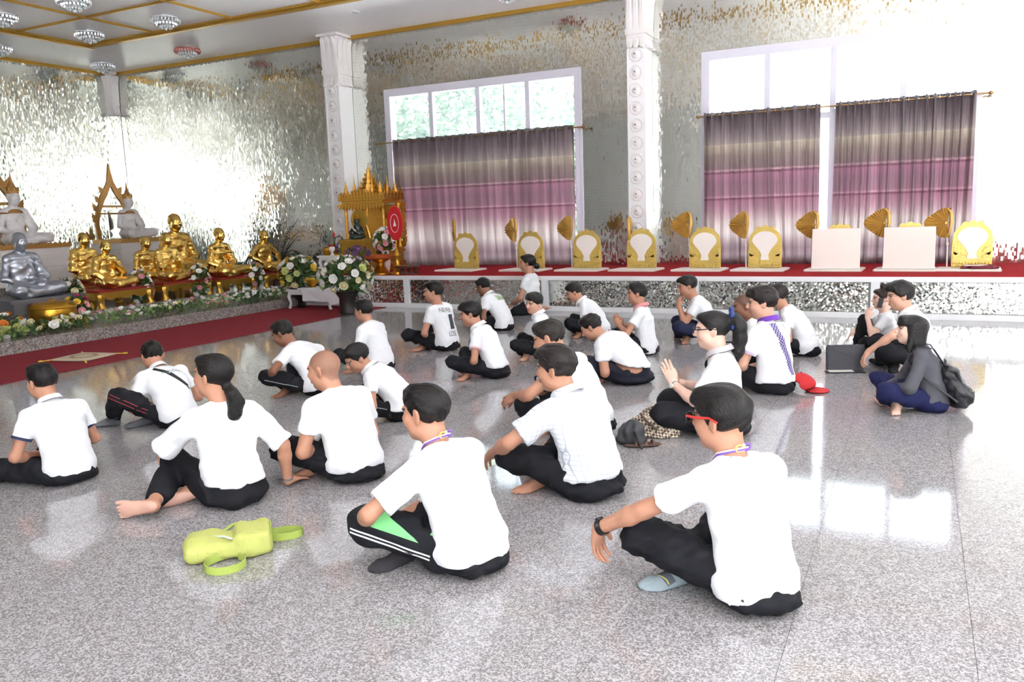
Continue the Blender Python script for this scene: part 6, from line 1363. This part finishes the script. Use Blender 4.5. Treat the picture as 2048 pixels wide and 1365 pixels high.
x = on_y(1955, 535, YS-.2)[0]; T = thing('folded_cloth', 'maroon and white folded cloth on the far right seat base', 'cloth', (x, YS-.15, PZ+.029)); so = Solid(); so.box((0, 0, .02), (.20, .10, .02), None, .015); so.ell((.16, .0, .03), (.10, .09, .03)); so.warp(wob(2, 50, .012, 4)); so.clip(lambda q: F4(.001)-q[..., 2])
solid_obj('cloth', so, .012, mat('maroon_cloth', (120, 44, 54), .8, vary=.2, vscale=12), T); so = Solid(); so.box((-.02, -.02, .047), (.15, .07, .007), None, .006); solid_obj('white_fold', so, .010, mat('white_fold', (226, 214, 208), .8), T)
# ------------------------------------------------------------------ golden throne and offerings at the end of the platform
YT = 13.15; xt = on_y(748, 480, YT)[0]; m_thr = mat('throne_gold', (232, 178, 84), .24, 1.0, vary=.3, vscale=22, bump=.5, bscale=60)
T = thing('golden_throne', 'ornate golden throne with spired canopy and flame crest', 'throne', (xt, YT, PZ), 0, None, .86)
for i, (w, d, z0, z1) in enumerate(((.62, .42, 0, .10), (.58, .38, .10, .20), (.54, .36, .20, .40), (.58, .39, .40, .46), (.56, .38, .46, .50))): MB().box(-w, w, -d, d, z0, z1).build('plinth', m_thr if i != 2 else m_stool, T, bevel=.012)
for k in range(11): MB().prism([(a, b) for a, b in petal(.09, .10, 0)], -.012, .012).build('lotus_petal', m_thr, T, loc=(-.48+.096*k, -.385, .22))
for s in (-1, 1):
    for y in (-.30, .30): MB().lathe([(.06, .50), (.06, .54), (.035, .58), (.038, 1.35), (.06, 1.42), (.07, 1.48)], 10, (s*.50, y, 0)).build('post', m_thr, T, True)
MB().box(-.50, .50, .30, .34, .50, 1.45).build('back_panel', m_thr, T); MB().box(-.44, .44, -.34, -.31, .50, .62).build('rail', m_thr, T, bevel=.01)
for k in range(14): MB().lathe([(.018, 0), (.024, .03), (.012, .06), (.02, .09), (.008, .12)], 8, (-.44+.068*k, -.325, .62)).build('baluster', m_thr, T, True)
MB().box(-.55, .55, -.38, .38, 1.48, 1.55).build('canopy', m_thr, T, bevel=.012); MB().box(-.50, .50, -.34, .34, 1.55, 1.62).build('canopy', m_thr, T, bevel=.012)
for k in range(15):
    x = -.58+.083*k; hh = .16+.10*(1-abs(k-7)/7); MB().prism(flame(.085, hh), -.015, .015).build('crest_flame', m_thr, T, loc=(x, -.39, 1.55)); MB().prism(flame(.085, hh*.7), -.015, .015).build('hanging_flame', m_thr, T, loc=(x, -.40, 1.48), rot=(math.pi, 0, 0))
for s in (-1, 1):
    for k in range(6): MB().prism(flame(.11, .20), -.015, .015, 'yz').build('crest_flame', m_thr, T, loc=(s*.59, -.32+.13*k, 1.55)); 
    for k in range(6): MB().prism(flame(.12, .24), -.02, .02).build('side_flame', m_thr, T, loc=(s*.56, .30-.05*k*0, .52+.16*k), rot=(0, s*.55, 0))
for sx in (-.46, -.23, .25, .46):
    for sy in (-.30, .28): MB().lathe([(.075, 1.62), (.085, 1.65), (.05, 1.70), (.06, 1.74), (.035, 1.80), (.04, 1.83), (.015, 1.92), (.002, 2.02+.12*(abs(sx) < .3))], 8, (sx, sy, 0)).build('side_spire', m_thr, T, True)
for k in range(9): MB().prism(flame(.15, .34+.10*(k % 2)), -.02, .02).build('back_flame', m_thr, T, loc=(-.48+.12*k, .33, 1.50), rot=(0, (k-4)*.06, 0))
z = 1.62
for r_, h_ in ((.34, .09), (.27, .10), (.20, .10), (.14, .10), (.095, .10)): 
    MB().lathe([(r_*.86, z), (r_, z+h_*.3), (r_*.8, z+h_*.6), (r_*.75, z+h_)], 12, (-.05, 0, 0)).build('spire_tier', m_thr, T, True)
    for q in range(6): a = q*math.pi/3; MB().prism(flame(r_*.45, h_*1.3), -.01, .01).build('tier_flame', m_thr, T, loc=(-.05+r_*.95*math.cos(a), r_*.95*math.sin(a), z+h_*.2), rot=(0, 0, a+math.pi/2))
    z += h_
MB().lathe([(.06, z), (.045, z+.06), (.05, z+.09), (.012, z+.2), (.002, z+.26)], 10, (-.05, 0, 0)).build('finial', m_thr, T, True)
# inner seated gilt image backing
MB().prism(flame(.62, .95), -.02, .02).build('mandorla', m_thr, T, loc=(0, .25, .5))
# chest with dark guardian
xc = on_y(716, 480, YT-.75)[0]; T = thing('gold_chest', 'plain gold chest carrying the dark guardian figure', 'chest', (xc, YT-.75, PZ)); MB().box(-.26, .26, -.2, .2, 0, .56).build('body', m_goldtrim, T, bevel=.01); MB().box(-.29, .29, -.23, .23, .56, .62).build('lid', m_goldtrim, T, bevel=.01); MB().box(-.22, .22, -.212, -.201, .06, .50).build('front_panel', m_stool, T)
Tg = thing('guardian_figure', 'small dark green seated guardian with gold halo on the gold chest', 'statue', (xc, YT-.75, PZ+.62)); m_dg = mat('dark_jade', (26, 42, 36), .3, vary=.2)
so = Solid(); so.ell((0, 0, .05), (.17, .13, .05)); so.cone((0, 0, .05), (0, 0, .22), .09, .075, .03); so.ell((0, -.01, .33), (.055, .055, .065)); so.cone((-.08, 0, .21), (-.14, -.04, .12), .032, .028); so.cone((-.14, -.04, .12), (-.06, -.12, .10), .028, .022); so.cone((.08, 0, .21), (.15, -.04, .12), .032, .028); so.cone((.15, -.04, .12), (.08, -.12, .16), .028, .022); so.cone((.1, -.05, .04), (-.02, -.13, .04), .05, .04); so.cone((-.1, -.05, .04), (.02, -.13, .04), .05, .04); so.clip(lambda q: F4(0)-q[..., 2]); solid_obj('figure', so, .011, m_dg, Tg)
MB().lathe([(.17, -.01), (.19, 0), (.17, .01), (.02, .008)], 24, (0, .07, .36), axis='y').build('halo', m_goldtrim, Tg, True); MB().lathe([(.06, .37), (.065, .39), (.04, .42), (.012, .47), (.002, .52)], 12, (0, -.01, 0)).build('crown', m_gold, Tg, True)
MB().tube([(-.09, -.05, .24), (0, -.09, .17), (.09, -.03, .10)], .014, 6).build('sash', m_sw, Tg, True)
xg = on_y(735, 430, YT-.5)[0]; T = thing('gold_swan_ornament', 'curved golden ornament rising beside the dark guardian', 'ornament', (xg+.12, YT-.62, PZ)); MB().tube([(.0, 0, 0), (.02, 0, .5), (-.02, 0, .72), (-.09, 0, .9), (-.05, 0, 1.06), (-.03, 0, 1.2)], [.05, .04, .035, .03, .03, .01], 10).build('stem', m_thr, T, True); MB().lathe([(.12, 0), (.12, .04), (.05, .08)], 14).build('foot', m_thr, T, True)
# red oval fan on its stand
xr = on_y(790, 445, YT-1.05)[0]; T = thing('ceremonial_fan', 'red oval ceremonial fan with white emblem on a gold stand', 'fan', (xr, YT-1.05, PZ)); zf = on_y(790, 447, YT-1.05)[2]-PZ; m_rf = mat('red_silk', (206, 34, 44), .5, vary=.05)
MB().lathe([(.16, -.012), (.165, 0), (.16, .012), (.01, .014)], 28, axis='y', sy=1.85).build('disc', m_rf, T, True, loc=(0, 0, zf)); 
em = MB(); em.lathe([(.085, 0), (.09, .002), (.09, .004), (.085, .004)], 24, axis='y', sy=1.8, ring=True).prism([(-.03, -.05), (.03, -.05), (.02, -.005), (.008, .03), (0, .08), (-.008, .03), (-.02, -.005)], -.003, .0); em.build('emblem', mat('emblem_white', (236, 226, 222), .6), T, loc=(0, -.015, zf))
MB().tube([(0, 0, .40), (0, 0, zf-.29)], .012, 8).build('pole', m_gold, T, True); MB().lathe([(.11, 0), (.11, .04), (.07, .06), (.05, .10), (.075, .13), (.045, .17), (.04, .28), (.06, .33), (.04, .38), (.02, .44)], 14).build('stand', m_gold, T, True)
# low tables, trays, vases
def phan(label, x, y, r, h, m1, m2, rim=True):
    T = thing('offering_tray', label, 'tray', (x, y, PZ), 0, 'pedestal trays before the throne'); MB().lathe([(r*.62, 0), (r*.62, .02), (r*.5, .04), (r*.22, h*.45), (r*.24, h*.6), (r*.6, h*.78)], 18).build('foot', m2, T, True); MB().lathe([(r*.6, h*.781), (r*.95, h*.86), (r, h), (r*.96, h), (r*.88, h*.9), (.01, h*.86)], 24, flute=.02, nf=12).build('dish', m1, T, True); return T
m_orange = mat('orange_lacquer', (196, 96, 50), .35, .2, vary=.15)
x = on_y(762, 545, YT-1.02)[0]; phan('orange lacquer tray on a golden stem before the throne', x, YT-1.02, .30, .34, m_orange, m_gold)
x = on_y(672, 545, YT-1.0)[0]+.42; phan('small orange tray behind the white altar table', x, YT-.70, .2, .30, m_orange, m_orange)
def wtable(T, w, d, h, m):
    MB().box(-w/2, w/2, -d/2, d/2, h-.035, h).build('top', m, T, bevel=.006); MB().box(-w/2+.03, w/2-.03, -d/2+.03, d/2-.03, h-.09, h-.0351).build('apron', m, T)
    for sx in (-1, 1):
        for sy in (-1, 1): x0, y0 = sx*(w/2-.05), sy*(d/2-.05); MB().tube([(x0, y0, h-.06), (x0+sx*.025, y0, h*.62), (x0-sx*.015, y0, h*.3), (x0+sx*.02, y0, .0)], [.032, .034, .022, .028], 8).build('leg', m, T, True)
x = on_y(664, 545, YT-1.0)[0]; T = thing('altar_table', 'small white curved-leg table on the platform corner', 'table', (x, YT-.92, PZ)); wtable(T, .50, .36, .34, m_white); xa, ya, za = x, YT-.92, PZ+.34
T = thing('picture_frame', 'gold framed picture standing behind the white altar table', 'picture', (xa+.02, ya+.40, PZ)); MB().box(-.16, .16, -.02, .02, 0, .62).build('frame', m_gold, T, bevel=.01); MB().box(-.12, .12, -.026, -.0205, .06, .56).build('picture', mat('dark_picture', (96, 70, 40), .4, vary=.4, vscale=12), T)
m_gl = glass_mat('crystal_glass', (.9, .93, .92))
def lat_thing(nm, lab, cat, loc, prof, m, extra=None, grp=None):
    T = thing(nm, lab, cat, loc, 0, grp); MB().lathe(prof, 16).build('body', m, T, True)
    if extra: MB().lathe(extra[0], 14).build(extra[2], extra[1], T, True)
    return T
lat_thing('candle_stand', 'slim candle with red tip at the left of the white altar table', 'candle', (xa-.02, ya+.08, za), [(.05, 0), (.05, .02), (.015, .04), (.015, .34)], m_vase, ([(.018, .341), (.026, .38), (.012, .42)], m_redp, 'tip')); lat_thing('incense_pot', 'small golden incense pot on the white altar table', 'pot', (xa-.10, ya-.05, za), [(.05, 0), (.08, .04), (.09, .10), (.07, .13)], m_gold, ([(.04, .131), (.05, .15), (.02, .17)], m_gold, 'lid'))
lat_thing('glass_dome', 'clear glass dome with gold foot on the white altar table', 'dome', (xa+.14, ya, za), [(.09, .03), (.10, .06), (.10, .25), (.07, .33), (.01, .36)], m_gl, ([(.11, 0), (.11, .029), (.02, .0295)], m_gold, 'foot')); lat_thing('lotus_lamp', 'white lotus lamp with red bud beside the glass dome', 'lamp', (xa+.05, ya-.10, za), [(.04, 0), (.02, .05), (.06, .11), (.05, .16)], m_sw, ([(.02, .161), (.028, .19), (.008, .22)], m_redp, 'bud'))
bouquet('flower_pot', 'purple flowers in clay pot left of the white altar table', (PX0+.28, YT-.35, PZ), (.22, .22, .18), ['purple', 'purple', 'magenta'], 26, 31, .06, vase_f(.24, .13, m_pot), 60, 'purple pot flowers'); x = on_y(718, 515, YT-1.0)[0]; bouquet('flower_pot', 'purple flowers below the dark guardian', (x-.02, YT-1.02, PZ), (.22, .20, .18), ['purple', 'purple', 'pink'], 28, 32, .06, vase_f(.16, .10, m_pot), 60, 'purple pot flowers')
x = on_y(744, 500, YT-.86)[0]; T2 = bouquet('flower_bouquet', 'white bouquet with pink blooms before the golden throne', (x+.12, YT-.62, PZ), (.19, .18, .22), ['white', 'white', 'white', 'pink'], 26, 33, .06, vase_f(.40, .09, m_pink), 80)
x = on_y(815, 540, YT-1.0)[0]; T = thing('low_stool', 'low round dark wooden stand right of the red fan', 'stool', (x, YT-.98, PZ)); m_dw = mat('dark_wood', (92, 48, 38), .4, vary=.2, vscale=14); MB().lathe([(.20, .11), (.215, .13), (.20, .15), (.01, .151)], 22).build('top', m_dw, T, True)
for k in range(9): a = k*2*math.pi/9; MB().lathe([(.014, .02), (.02, .06), (.012, .11)], 8, (.16*math.cos(a), .16*math.sin(a), 0)).build('spindle', m_dw, T, True)
MB().lathe([(.18, 0), (.18, .02), (.01, .021)], 22).build('base', m_dw, T, True)
# white cloth-covered table on the carpet, with golden bowl
p = fl(642, 612); T = thing('low_table', 'low white carved table half covered by white cloth on the red carpet', 'table', (-9.62, 11.50, .010)); wtable(T, .98, .42, .34, m_white)
so = Solid(); so.box((.14, .0, .352), (.37, .235, .012), None, .010); so.box((.50, 0, .22), (.018, .23, .14), None, .012, .02); so.box((.20, -.235, .25), (.30, .012, .11), None, .01, .02); so.warp(wob(6, 40, .010, 4)); solid_obj('cloth', so, .014, cloth('table_cloth', (236, 236, 240)), T)
T = thing('golden_bowl', 'small golden pedestal bowl on the low white table', 'bowl', (-9.66, 11.50, .372)); MB().lathe([(.06, 0), (.06, .015), (.03, .04), (.05, .06), (.12, .10), (.13, .15), (.12, .15), (.01, .11)], 20).build('bowl', m_gold, T, True); MB().ball((.0, 0, .155), (.06, .06, .03), 8, 5).build('offering', PET['yellow'], T, True)
